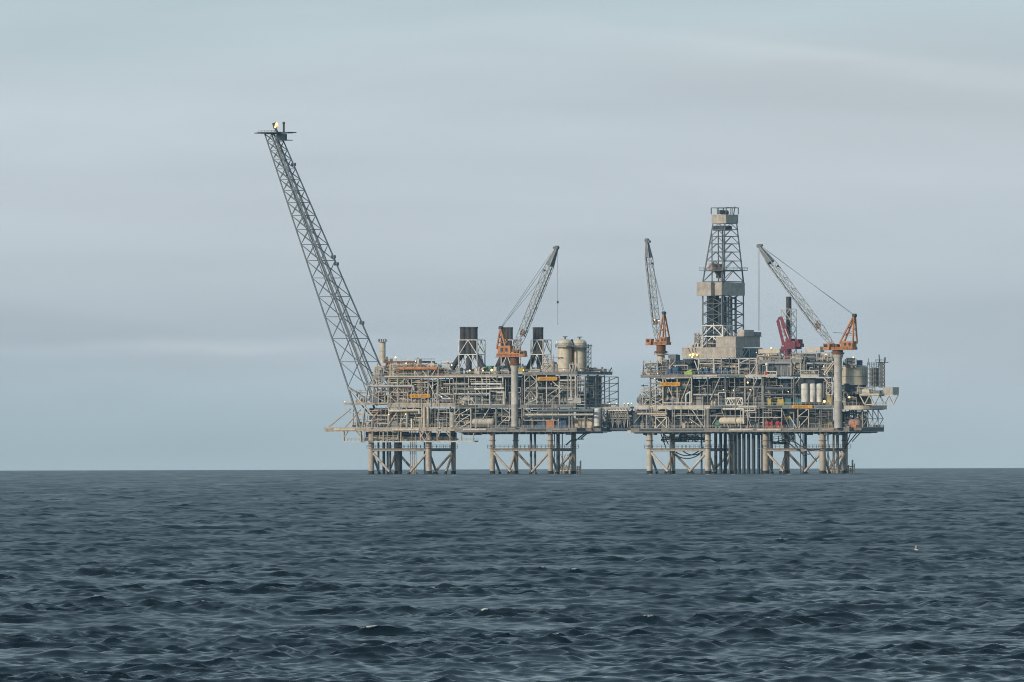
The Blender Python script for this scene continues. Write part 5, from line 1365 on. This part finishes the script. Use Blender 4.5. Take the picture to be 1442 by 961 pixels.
MB().tube(c_ + Vector((0, -1.6, .7)), c_ + Vector((0, 1.6, .7)), 1.0, n=14).build('crown_block', M['slate'], DK, smooth=True)
MB().bar(L(1033, 303, 30), L(1035, 291, 30), .3).build('aerial', M['slate'], DK)
MB().bx(1010, 1014, 296, 302, 20, 26).build('winch_box', M['bluegrey'], DK)
mp_ = sq(984.5, 1018, 380.5, 1, 56)
pf = MB().box(mp_[0].x, mp_[1].x, mp_[0].y, mp_[2].y, mp_[0].z - .3, mp_[0].z).build('platform', M['grey'], DK)
rail(pf, [mp_[0], mp_[1], mp_[2]], mat='grey', r=.12)
# guide rails, standpipes and racked drill pipe seen through the lattice
pb_ = MB()
for i in range(16):
    v = L(996 + (i % 8) * 1.1, 489, 14 + (i // 8) * 4); t_ = L(996, 417, 14).z
    pb_.tube(v, (v.x, v.y, t_ + 6), .16, n=5)
pb_.build('racked_pipe', M['slate'], DK, smooth=True)['kind'] = 'stuff'
pb2 = MB()
for i in range(22):
    v = L(1006 + (i % 11) * 1.1, 489, 30 + (i // 11) * 5); pb2.tube(v, (v.x, v.y, L(1016, 420, 30).z), .16, n=5)
pb2.build('racked_pipe', M['dark'], DK, smooth=True)['kind'] = 'stuff'
for x, b in ((1000, 20), (1022, 40), (1030, 46), (1036, 50), (1026, 30)):
    v = L(x, 489, b); MB().tube(v, (v.x, v.y, L(x, 418, b).z), .5, n=8).build('standpipe', M['slate'], DK, smooth=True)
for x, b, r_, t_ in ((1012, 24, .28, 318), (1018, 36, .34, 318), (1003, 34, .24, 330)):
    v = L(x, 489, b); MB().tube(v, (v.x, v.y, L(x, t_, b).z), r_, n=6).build('guide_rail', M['bluegrey'], DK, smooth=True)
MB().bx(1007, 1014, 372, 386, 24, 32).bx(1008.5, 1012.5, 386.1, 392, 25, 31).build('travelling_block', M['rust'], DK)
MB().bx(998, 1003, 371, 381, 10, 18).build('locker', M['pink'], DK)
MB().bx(1001, 1008, 398, 455, 44, 50).build('pipe_shed', M['dark'], DK)
MB().bx(1004, 1018, 318, 325, 20, 40).build('sheave_beam', M['slate'], DK)
# substructure (skid base) under the derrick
SB = thing('derrick_substructure', 'beige ribbed cladding boxes stepped under the drilling derrick', 'substructure', L(1000, 505, 0))
clad(1008, 1036, 474.8, 489.2, -3, 51, SB, 'upper_box')
clad(960.5, 1035.5, 489.9, 504.6, -6, 10, SB, 'lower_box')
p_, q_ = L(1035.7, 504.6, -6), L(1035.7, 489.9, -6)
MB().box(p_.x - 9, p_.x - .1, 3.02, 16, p_.z, q_.z).build('inner_wall', M['dark'], SB)
mb = MB()
for y in (-1.7, 2.9, 7.4, 12, 15.9): mb.bar((p_.x, y, p_.z), (p_.x, y, q_.z), .34)
for z in (p_.z + .15, q_.z - .15): mb.bar((p_.x, -1.7, z), (p_.x, 15.9, z), .34)
mb.bar((p_.x, 2.9, p_.z), (p_.x, 7.4, q_.z), .3); mb.bar((p_.x, 2.9, p_.z + 2), (p_.x, 5, q_.z), .3)
mb.build('truss_frame', M['light'], SB)
MB().box(p_.x - .2, p_.x + .05, 8.2, 15.6, p_.z + .3, q_.z - .3).build('side_panel', M['bluegrey'], SB)
v0, v1 = L(1036, 474, -3), L(1036, 474, -3)
o = MB().box(v0.x - 4, v0.x + .6, 4, 16, v0.z, v0.z + .25).build('roof_deck', M['grey'], SB)
MB().box(v0.x - 3.4, v0.x + .2, 4.6, 11, v0.z + .26, v0.z + 2.8).build('cabin', M['clad'], SB)
MB().box(v0.x - 2, v0.x + .4, 12, 15.6, v0.z + .26, v0.z + 1.9).build('cabin', M['grey'], SB)
rail(o, [(v0.x - 4, 4, v0.z + .25), (v0.x + .5, 4, v0.z + .25), (v0.x + .5, 16, v0.z + .25)])
pipe_bay(SB, 977, 990, 470, 489, 6, 14, ('white', 'light', 'grey'), 3, seed=77)
pipe_bay(SB, 990, 1008, 478, 489, 2, 8, ('light', 'grey', 'slate'), 3, seed=78)
frame_part(SB, 978, 990, (469, 478, 489), 2, ('=', '/'), 1.0, 'light', xs=(978, 984, 990))
MB().bx(968, 975, 486.5, 489.5, -2, 6).build('vent', M['clad'], SB)
for k in range(3):
    MB().ln(969 + k * 5, 490, -6.8, 972 + k * 4, 497, -7.5, .5).build('bracket', M['slate'], SB)

flush(SB)
# ================================================================== TANKS AND VESSELS
def standing(name, label, cat, x0, x1, y0, y1, b, mat, dome=.25, skirt=True, group=None, bands=(.35, .7)):
    c = L((x0 + x1) / 2, y1, b); h = L((x0 + x1) / 2, y0, b).z - c.z; r = (x1 - x0) * U / 2
    hd = r * dome * 2
    T = thing(name, label, cat, c, group)
    prof = [(r, 0), (r, h - hd)] + [(r * math.cos(t), h - hd + hd * math.sin(t)) for t in (.35, .7, 1.05, 1.4)]
    MB().lathe(c, prof, 22).build('shell', M[mat], T, smooth=True)
    for k in bands:
        MB().lathe(c + Vector((0, 0, h * k)), [(r * 1.025, 0), (r * 1.025, .14)], 22).build('band', M['grey'], T, smooth=True)
    return T, c, r, h
for i, (x0, x1, y0, b, lb) in enumerate(((785.5, 806.3, 477.5, 2, 'left cream domed pressure vessel of the pair on the production platform roof'),
                                        (806.6, 826.2, 478, 18, 'right cream domed pressure vessel of the pair, ladder tower at its side'))):
    T, c, r, h = standing('pressure_vessel', lb, 'pressure vessel', x0, x1, y0, 524, b, 'vessel', .24, group='twin cream vessels', bands=(.1, .86))
    MB().tube(c + Vector((0, 0, h - .1)), c + Vector((0, 0, h + .9)), .3, n=10).tube(c + Vector((-1.2, 0, h + .9)), c + Vector((1.2, 0, h + .9)), .18, n=8).build('nozzle', M['slate'], T, smooth=True)
    z_ = c.z + h * .74
    pf = MB().lathe((c.x, c.y, z_), [(r * 1.02, 0), (r * 1.36, .004), (r * 1.36, .18), (r * 1.02, .19)], 20).build('platform', M['grey'], T, smooth=True)
    rail(pf, [(c.x + r * 1.33 * math.cos(t * .4 - 2.9), c.y + r * 1.33 * math.sin(t * .4 - 2.9), z_ + .18) for t in range(12)], mat='slate', r=.1)
    if i == 1:
        mb = MB(); xx = c.x + r + 1.0
        for yy in (c.y - 1.3, c.y + 1.3): mb.bar((xx, yy, c.z), (xx, yy, z_ + 1.5), .22); mb.bar((xx + 1.2, yy, c.z), (xx + 1.2, yy, z_ + 1.5), .22)
        for k in range(5):
            zz_ = c.z + (z_ - c.z) * (k + 1) / 5
            mb.box(xx - .1, xx + 1.3, c.y - 1.4, c.y + 1.4, zz_ - .12, zz_); mb.bar((xx + 1.2, c.y - 1.3, zz_ - 2.2), (xx + 1.2, c.y + 1.3, zz_), .14)
        mb.build('ladder_tower', M['slate'], T)
    else:
        MB().box(c.x - r - 2.6, c.x + r * .4, c.y - r * 1.25, c.y - r * .85, c.z + h * .43, c.z + h * .43 + .2).build('platform', M['grey'], T)
        MB().tube((c.x + r * 1.35, c.y - 1, c.z), (c.x + r * 1.35, c.y - 1, c.z + h * .8), .32, n=8).build('pipe', M['rust'], T, smooth=True)
frame_part(LP, 802, 816, (513, 524), -5, ('V', 'A'), 1.0, 'light', xs=(802, 809, 816))
standing('storage_vessel', 'white upright vessel with rounded top by the bridge landing', 'vessel', 836.5, 846, 574.5, 600, 2, 'white', .3, bands=(.2,))
standing('vent_stack', 'cream cylinder with railed top next to the flare boom foot', 'vent', 534.5, 543.2, 482, 511, 14, 'vessel', .02, bands=(.55,))
vt = L(538.8, 482, 14)
VS = thing('top_platform', 'grey railed platform around the top of the cream cylinder beside the flare boom', 'platform', vt)
MB().lathe(vt, [(1.4, 0.02), (2.0, .03), (2.0, .2), (1.4, .21)], 14).build('plate', M['grey'], VS, smooth=True)
rail(VS, [(vt.x + 1.9 * math.cos(t * .52), vt.y + 1.9 * math.sin(t * .52), vt.z + .2) for t in range(13)], mat='slate', r=.11)
for i, (x0, x1, lb) in enumerate(((1128, 1139.4, 'leftmost and widest of three white upright tanks under the pipe deck'), (1140.6, 1149, 'middle one of three white upright tanks under the pipe deck'),
                                  (1150, 1158.6, 'rightmost of three white upright tanks, beside a bright lamp'))):
    standing('white_tank', lb, 'tank', x0, x1, 540, 566.5, -4, 'white', .16, group='three white tanks in a row', bands=(.68,))
T, c, r, h = standing('storage_tank', 'big round beige tank right of the tall crane pedestal', 'tank', 1184, 1221.5, 516, 542.5, 22, 'vessel', .02, bands=(.44,))
MB().lathe(c + Vector((0, 0, h)), [(r * .99, .02), (r * 1.01, .03), (r * 1.01, .25)], 22).build('rim', M['light'], T, smooth=True)
MB().lathe(c + Vector((0, 0, -1.2)), [(r * .9, 0), (r * .94, 1.18)], 20).build('skirt', M['slate'], T, smooth=True)
standing('storage_tank', 'smaller beige tank standing on top of the big round tank', 'tank', 1191.5, 1204.5, 504, 515.6, 22, 'clad', .02, bands=())
standing('blue_tank', 'small dark blue drum on the roof of the big round tank', 'tank', 1206.2, 1214.6, 507.4, 515.6, 20, 'blue', .05, bands=())

def lying(name, label, cat, x0, x1, y0, y1, b, mat, group=None):
    p_, q_ = L(x0, (y0 + y1) / 2, b), L(x1, (y0 + y1) / 2, b); r = (y1 - y0) * U / 2; ln_ = q_.x - p_.x
    T = thing(name, label, cat, L((x0 + x1) / 2, y1 + 3, b), group)
    MB().lathe(p_, [(r * .3, 0), (r * .75, r * .18), (r * .96, r * .45), (r, r * .7), (r, ln_ - r * .7), (r * .96, ln_ - r * .45), (r * .75, ln_ - r * .18), (r * .3, ln_)], 20, 'x').build('shell', M[mat], T, smooth=True)
    for k in (.2, .75):
        MB().box(p_.x + ln_ * k, p_.x + ln_ * k + .8, p_.y - r * .8, p_.y + r * .8, L(x0, y1 + 3, b).z, p_.z - r * .6).build('saddle', M['grey'], T)
    MB().tube((p_.x + ln_ * .5, p_.y, p_.z + r * .9), (p_.x + ln_ * .5, p_.y, p_.z + r + .7), .3, n=8).build('nozzle', M['grey'], T, smooth=True)
    return T
lying('horizontal_vessel', 'cream horizontal vessel low on the drilling platform, left of the red machines', 'vessel', 1014, 1050.5, 588, 598, -8, 'vessel')
lying('horizontal_vessel', 'grey cream horizontal vessel on the cellar deck, left of the crane pedestal', 'vessel', 666, 697, 589.5, 599.5, -6, 'clad')
lying('horizontal_vessel', 'small silver exchanger behind the white pipe frames', 'vessel', 652, 668, 559.5, 565.5, -6, 'silver')
standing('grey_vessel', 'stout grey cream vessel at the cellar deck beside the zigzag stair tower', 'vessel', 633.5, 641, 581, 602.5, -11, 'clad', .3, bands=(.3, .7))
lying('green_drum', 'teal green drum beside the cream horizontal vessel', 'drum', 1007.5, 1016, 594, 602, -9, 'green')
lying('ribbed_cooler', 'pale horizontal cooler behind the amber sign of the drilling platform', 'cooler', 955, 973.5, 541, 547.5, -5, 'clad')

# ================================================================== CONTAINERS, MACHINES
def container(label, cat, x0, x1, y0, y1, b0_, b1_, mat, name='container', door=True):
    p_, q_ = L(x0, y1, b0_), L(x1, y0, b0_)
    T = thing(name, label, cat, L((x0 + x1) / 2, y1, b0_))
    mb = MB(); mb.box(p_.x, q_.x, b0_ * U, b1_ * U, p_.z + .1, q_.z)
    x = p_.x + .35
    while x < q_.x - .3: mb.box(x, x + .14, b0_ * U - .06, b0_ * U - .004, p_.z + .3, q_.z - .2); x += .42
    mb.build('body', M[mat], T)
    mb = MB()
    for x in (p_.x, q_.x - .22):
        mb.box(x - .02, x + .24, b0_ * U - .1, b0_ * U - .003, p_.z, q_.z + .04)
    mb.box(p_.x + .25, q_.x - .25, b0_ * U - .1, b0_ * U - .004, q_.z - .12, q_.z + .04).box(p_.x + .25, q_.x - .25, b0_ * U - .1, b0_ * U - .004, p_.z, p_.z + .16)
    mb.build('corner_frame', M[mat], T)
    if door:
        w_ = (b1_ - b0_) * U
        for k in (0, 1): MB().box(q_.x + .004, q_.x + .07, b0_ * U + .08 + k * w_ / 2, b0_ * U + w_ / 2 - .04 + k * w_ / 2, p_.z + .2, q_.z - .1).build('door', M[mat], T)
    return T
container('rusty orange container on the cellar deck beside a blue container', 'container', 768.8, 780.2, 592.5, 602.3, -9, 1, 'orange')
container('blue container on the cellar deck right of the rusty orange one', 'container', 783.6, 797, 592.5, 602.3, -9, 1, 'blue')
container('large weathered beige enclosure left of the white upright vessel', 'enclosure', 806.5, 836, 589, 602.6, 7, 22, 'vessel', 'equipment_enclosure')
container('dark blue container left of the rusty orange one', 'container', 757, 767.5, 593.5, 602.3, -7, 1, 'blue')
container('pale grey blue box module high on the production platform right half', 'module', 801, 818, 560.6, 568.4, -11.5, -2, 'silver', 'equipment_module')
container('dark blue container by the zigzag stairs under the amber sign', 'container', 1111.5, 1123.5, 591.5, 602.5, -10, 0, 'blue')
for x0, x1, lb in ((1077.5, 1089, 'left one of two red pump skids on the lowest drilling deck'), (1092.5, 1103, 'right one of two red pump skids on the lowest drilling deck')):
    T = thing('pump_skid', lb, 'pump', L((x0 + x1) / 2, 603, -9), 'red pump skids')
    MB().bx(x0, x1, 600.5, 603, -10, 0).build('skid', M['brightred'], T)
    p_, q_ = L(x0 + 1, 596.8, -5), L(x1 - 1, 596.8, -5)
    MB().lathe(p_, [(.6, 0), (1.1, .3), (1.1, (q_.x - p_.x) * .55), (.7, (q_.x - p_.x) * .6), (.7, q_.x - p_.x)], 14, 'x').build('motor', M['brightred'], T, smooth=True)
    MB().bx(x0 + 1.5, x0 + 4, 593, 600.4, -8, -3).bx(x1 - 3.5, x1 - 1.2, 592.6, 600.4, -7, -2).build('pump_head', M['brightred'], T)
blues = [(941, 947.5, 518, 528), (948.5, 958, 515.5, 528), (984, 991, 518.5, 527.8), (992.5, 1000, 517.6, 527.8), (1001, 1010, 518.5, 527.8), (1011, 1018, 517.8, 527.8), (1019, 1028, 518.6, 527.8)]
where = ['leftmost blue tank unit by the cream crane pedestal', 'taller blue tank unit just right of the leftmost one', 'first blue pump unit in the row under the beige substructure', 'second blue pump unit in the row under the beige substructure',
         'third blue pump unit in the row under the beige substructure', 'fourth blue pump unit in the row under the beige substructure', 'last blue pump unit, right end of the row under the beige substructure']
for (x0, x1, y0, y1), lb in zip(blues, where):
    b = -6
    T = thing('pump_unit', lb, 'pump', L((x0 + x1) / 2, y1, b), 'blue units on the upper drilling deck')
    MB().bx(x0, x1, y1 - 2, y1, b, b + 9).build('skid', M['blue'], T)
    p_, q_ = L(x0 + .5, (y0 + y1) / 2 - .5, b + 4), L(x1 - .5, (y0 + y1) / 2 - .5, b + 4); r = (y1 - y0) * .36 * U
    MB().lathe(p_, [(r * .6, 0), (r, .25), (r, q_.x - p_.x - .25), (r * .6, q_.x - p_.x)], 14, 'x').build('casing', M['blue'], T, smooth=True)
    MB().bx(x0 + 1.5, x0 + 3.2, y0, y0 + 3, b + 2, b + 6).build('junction_box', M['light'], T)
T = thing('lime_lit_piece', 'lime green load, its lit tone painted on, on the upper deck left of the blue row', 'load', L(969, 528, -8))  # yellow-green light on this piece is put into its paint
MB().bx(963.5, 974.5, 523.6, 527.8, -9, -3).build('tray', M['limelit'], T); MB().hexa([L(*a) for a in ((966, 523.5, -9), (972, 523.5, -9), (972, 523.5, -4), (966, 523.5, -4), (972, 521.2, -9), (975.5, 521, -9), (975.5, 521, -4), (972, 521.2, -4))]).build('cover', M['limelit'], T)
T = thing('cowl_vent', 'white mushroom topped vent post on a bright red base by the dark hall', 'vent', L(1080, 528, -12))
c_ = L(1080, 528, -12)
MB().lathe(c_, [(1.0, 0), (1.0, 1.3), (.8, 1.4)], 14).build('base', M['brightred'], T, smooth=True)
MB().lathe(c_ + Vector((0, 0, 1.4)), [(.45, 0), (.4, 2.4), (.75, 2.5), (.8, 3.0), (.5, 3.5), (.15, 3.7)], 14).build('post', M['white'], T, smooth=True)
for x0, x1, lb in ((1081, 1086, 'small yellow valve skid left of the larger yellow one'), (1094, 1104, 'larger yellow skid on the middle drilling deck left of teal boxes')):
    T = thing('valve_skid', lb, 'skid', L((x0 + x1) / 2, 571, -9), 'yellow skids')
    MB().bx(x0, x1, 568.6, 571, -9, -2).build('frame', M['yellow'], T); MB().bx(x0 + .6, x1 - .6, 562.5, 568.5, -8, -3).build('body', M['yellow'], T); MB().bx(x0 + 1.2, x0 + 2.4, 560.8, 562.4, -7, -5).build('valve', M['yellow'], T)
for x0, x1, lb in ((1106, 1114, 'teal blue box right of the yellow skid'), (1121, 1129, 'teal blue box at the foot of the leftmost white tank')):
    T = thing('teal_box', lb, 'box', L((x0 + x1) / 2, 571, -9), 'teal boxes'); MB().bx(x0, x1, 562, 570.8, -9, -2).build('body', M['teal'], T); MB().bx(x0 - .3, x1 + .3, 561, 561.9, -9.4, -1.6).build('lid', M['blue'], T)

# ================================================================== LIFEBOAT
LB = thing('lifeboat', 'salmon and orange enclosed lifeboat hung at the lower right deck edge', 'lifeboat', L(1204, 602, 2))
p_, q_ = L(1193, 596, 2), L(1212, 596, 2); ln_ = q_.x - p_.x
def hull(p_, ln_, prof, zs, ys):
    mb = MB(); n = 14; k = 0
    for t, w_, h_ in prof:
        for i in range(n):
            a = 6.283 * i / n; mb.v.append(p_ + Vector((ln_ * t, math.cos(a) * w_ * ys, math.sin(a) * h_ * zs)))
    for s_ in range(len(prof) - 1):
        for i in range(n): mb.f.append((s_ * n + i, s_ * n + (i + 1) % n, (s_ + 1) * n + (i + 1) % n, (s_ + 1) * n + i))
    mb.f.append(tuple(range(n - 1, -1, -1))); mb.f.append(tuple(range((len(prof) - 1) * n, len(prof) * n)))
    return mb
hull(p_, ln_, ((0, .25, .3), (.06, .7, .7), (.2, 1, .95), (.6, 1, 1), (.85, .8, .85), (.95, .45, .55), (1, .1, .2)), 1.75, 1.7).build('hull', M['pink'], LB, smooth=True)
MB().box(p_.x + ln_ * .5, p_.x + ln_ * .86, p_.y - 1.9, p_.y + 1.0, p_.z - 1.85, p_.z - .9).build('fender', M['boat'], LB)
MB().box(p_.x + ln_ * .62, p_.x + ln_ * .7, p_.y - 1.75, p_.y - 1.55, p_.z - .9, p_.z + .9).build('stripe', M['boat'], LB)
MB().box(p_.x + ln_ * .15, p_.x + ln_ * .3, p_.y - .7, p_.y + .7, p_.z + 1.5, p_.z + 2.3).build('cockpit', M['pink'], LB)
DV = thing('lifeboat_davit', 'grey hoop davit frame holding the orange lifeboat', 'davit', L(1204, 603, 6))
for t in (.12, .8):
    x = p_.x + ln_ * t
    MB().pipe([(x, 4.2, p_.z - 2), (x, 4.2, p_.z + 3.4), (x, .6, p_.z + 3.8)], .22, 7).build('davit_arm', M['grey'], DV, smooth=True)
    MB().tube((x, .6, p_.z + 3.8), (x, .6, p_.z + 1.6), .06, n=5).build('fall_rope', M['cable'], DV)

# ================================================================== SCAFFOLD AND MAST AT THE RIGHT END
SF = thing('scaffold_tower', 'grey scaffold tower right of the big round tank', 'scaffold', L(1230, 545, 20))
p_, q_ = L(1221.8, 545, 20), L(1231, 513, 20)
mb = MB(); bs_ = (6, 7.4, 8.8, 10.2)
xs_ = [p_.x + (q_.x - p_.x) * i / 3 for i in range(4)]; zs_ = [p_.z + (q_.z - p_.z) * i / 5 for i in range(6)]
for x in xs_:
    for y in bs_: mb.bar((x, y, p_.z), (x, y, q_.z + .8), .18)
mb.build('standard', M['bluegrey'], SF)['kind'] = 'stuff'
mb = MB()
for z in zs_:
    for x in xs_: mb.bar((x, bs_[0], z), (x, bs_[-1], z), .14)
    for y in bs_: mb.bar((xs_[0], y, z), (xs_[-1], y, z), .14)
for a, b_ in zip(zs_[:-1], zs_[1:]): mb.bar((xs_[-1], bs_[0], a), (xs_[-1], bs_[-1], b_), .14); mb.bar((xs_[0], bs_[0], b_), (xs_[-1], bs_[0], a), .14)
mb.build('ledger', M['bluegrey'], SF)['kind'] = 'stuff'
for z in zs_[1:4]: MB().box(xs_[0], xs_[-1], bs_[1], bs_[3], z + .1, z + .2).build('board', M['slate'], SF)
MB().box(xs_[0] + .2, xs_[-1] - .4, bs_[1] + .2, bs_[3] - .2, p_.z + .3, q_.z - 1.6).build('sheeting', M['grey'], SF)
MB().bar((xs_[0] + .4, bs_[0], q_.z), (xs_[0] + .4, bs_[0], q_.z + 2.4), .16).build('aerial', M['slate'], SF)
MT = thing('radio_mast', 'slim lattice mast with antenna platform at the far right end', 'mast', L(1242, 546, 16))
p_ = L(1242, 546, 16); zt_ = L(1242, 511, 16).z
q4 = [Vector((p_.x + sa * .85, p_.y + sb * .8, 0)) for sa, sb in ((-1, -1), (1, -1), (1, 1), (-1, 1))]
lattice([v + Vector((0, 0, p_.z)) for v in q4], [v + Vector((0, 0, zt_)) for v in q4], 7, 1.0, .17, .1, MT, M['grey'], M['grey'], 'X')
pf = MB().box(p_.x - 2.2, p_.x + 2.4, p_.y - 1.4, p_.y + 1.4, zt_, zt_ + .3).build('platform', M['slate'], MT)
rail(pf, [(p_.x - 2.2, p_.y - 1.4, zt_ + .3), (p_.x + 2.4, p_.y - 1.4, zt_ + .3)], mat='slate', r=.12)
MB().tube((p_.x - 1.3, p_.y, zt_ + .3), (p_.x - 1.5, p_.y, zt_ + 3.4), .22, n=8).build('antenna', M['slate'], MT, smooth=True)
MB().tube((p_.x + 1.5, p_.y, zt_ + .3), (p_.x + 1.7, p_.y, zt_ + 2.2), .3, n=8).build('antenna', M['slate'], MT, smooth=True)
FC = thing('corner_walkway', 'small railed landing jutting out at the lower right corner', 'landing', L(1238, 604, 44))
p_, q_ = L(1214.5, 603, 40), L(1236, 603, 40)
o = MB().box(p_.x, q_.x, 12, 16, p_.z - .5, p_.z).build('deck', M['grey'], FC)
rail(o, [(p_.x, 12, p_.z), (q_.x, 12, p_.z), (q_.x, 16, p_.z)], mat='slate', r=.13)
MB().box(q_.x - 1.6, q_.x - .4, 12.6, 13.8, p_.z + .004, p_.z + 1.3).build('locker', M['slate'], FC)
MB().tube((q_.x - 2.4, 13, p_.z), (q_.x - 2.4, 13, p_.z + 2.2), .12, n=6).build('post', M['grey'], FC)

# ================================================================== SIGN BOARDS with dark letter strokes too far off to read
def sign(label, x0, x1, y0, y1, b, seed, host=None):
    p_, q_ = L(x0, y1, b), L(x1, y0, b)
    T = thing('name_board', label, 'sign', L((x0 + x1) / 2, y1, b), 'amber name boards')
    MB().box(p_.x, q_.x, b * U, b * U + .15, p_.z, q_.z).build('board', M['sign'], T)
    r_ = random.Random(seed); x = p_.x + .5; H = q_.z - p_.z; mb = MB(); f = b * U - .03
    while x < q_.x - .9:
        w_ = r_.uniform(.45, .62); t = .13
        k = r_.random()
        if k < .12: x += .5; continue
        mb.box(x, x + t, f, b * U - .004, p_.z + H * .22, q_.z - H * .22)
        if k < .75: mb.box(x + w_ - t, x + w_, f, b * U - .004, p_.z + H * .22, q_.z - H * .22)
        zc = r_.choice((.24, .47, .68))
        mb.box(x + t + .004, x + w_ - t - .004, f, b * U - .004, p_.z + H * zc, p_.z + H * zc + t)
        x += w_ + .22
    mb.build('lettering', M['letter'], T)
    for xx in (p_.x + .8, q_.x - .8):
        MB().box(xx, xx + .15, b * U + .151, b * U + 1.3, p_.z + H * .4, p_.z + H * .6).build('bracket', M['grey'], T)
sign('amber name board on the left module of the production platform', 577, 605, 554.8, 560.4, -14, 1)
sign('amber name board under the top deck left of the twin cream vessels', 757.5, 784.5, 530.8, 536.2, -14, 2)
sign('amber name board at the left end of the drilling platform', 930, 957.5, 538.6, 544.0, -14, 3)
sign('amber name board below the three white tanks', 1115.5, 1144, 570.6, 575.4, -14.5, 4)

# ================================================================== SEABIRD
def gull():
    v = ray(1290.6, 774.5); d = 905.0; c = CAM + v * (d / v.y)
    T = bpy.data.objects.new('seabird', None); col.objects.link(T); T.location = c
    tag(T, 'white seabird with raised wing just above a dark wave crest', 'bird')
    def put(name, vs, fs, m, sub=1):
        me = bpy.data.meshes.new(name); me.from_pydata(vs, [], fs); me.materials.append(m); me.update()
        me.polygons.foreach_set('use_smooth', [True] * len(me.polygons))
        o = bpy.data.objects.new(name, me); col.objects.link(o); o.parent = T
        return o
    prof = [(-.24, .015, -.02), (-.16, .04, -.01), (-.04, .065, 0), (.06, .06, .01), (.12, .04, .03), (.16, .038, .045), (.2, .028, .045), (.25, .006, .035)]
    vs, fs, n = [], [], 10
    for x, r_, z in prof:
        for i in range(n): a = 6.283 * i / n; vs.append((-x * .8, math.cos(a) * r_, z + math.sin(a) * r_))
    for s_ in range(len(prof) - 1):
        for i in range(n): fs.append((s_ * n + i, s_ * n + (i + 1) % n, (s_ + 1) * n + (i + 1) % n, (s_ + 1) * n + i))
    fs += [tuple(range(n - 1, -1, -1)), tuple(range((len(prof) - 1) * n, len(prof) * n))]
    put('body', vs, fs, M['white'])
    for s_, tipm in ((-1, 1), (1, 1)):
        st = [(0, 0, .04, .11), (.03, s_ * .12, .2, .10), (.0, s_ * .22, .3, .075), (.07, s_ * .34, .30, .02)]
        vs, fs = [], []
        for x, y, z, c_ in st: vs += [(x - c_, y, z), (x, y, z + .012), (x + c_, y, z - .006), (x, y, z - .008)]
        for k in range(3):
            for i in range(4): fs.append((k * 4 + i, k * 4 + (i + 1) % 4, k * 4 + 4 + (i + 1) % 4, k * 4 + 4 + i))
        fs += [(3, 2, 1, 0), (12, 13, 14, 15)]
        put('wing', vs, fs, M['white'])
gull()
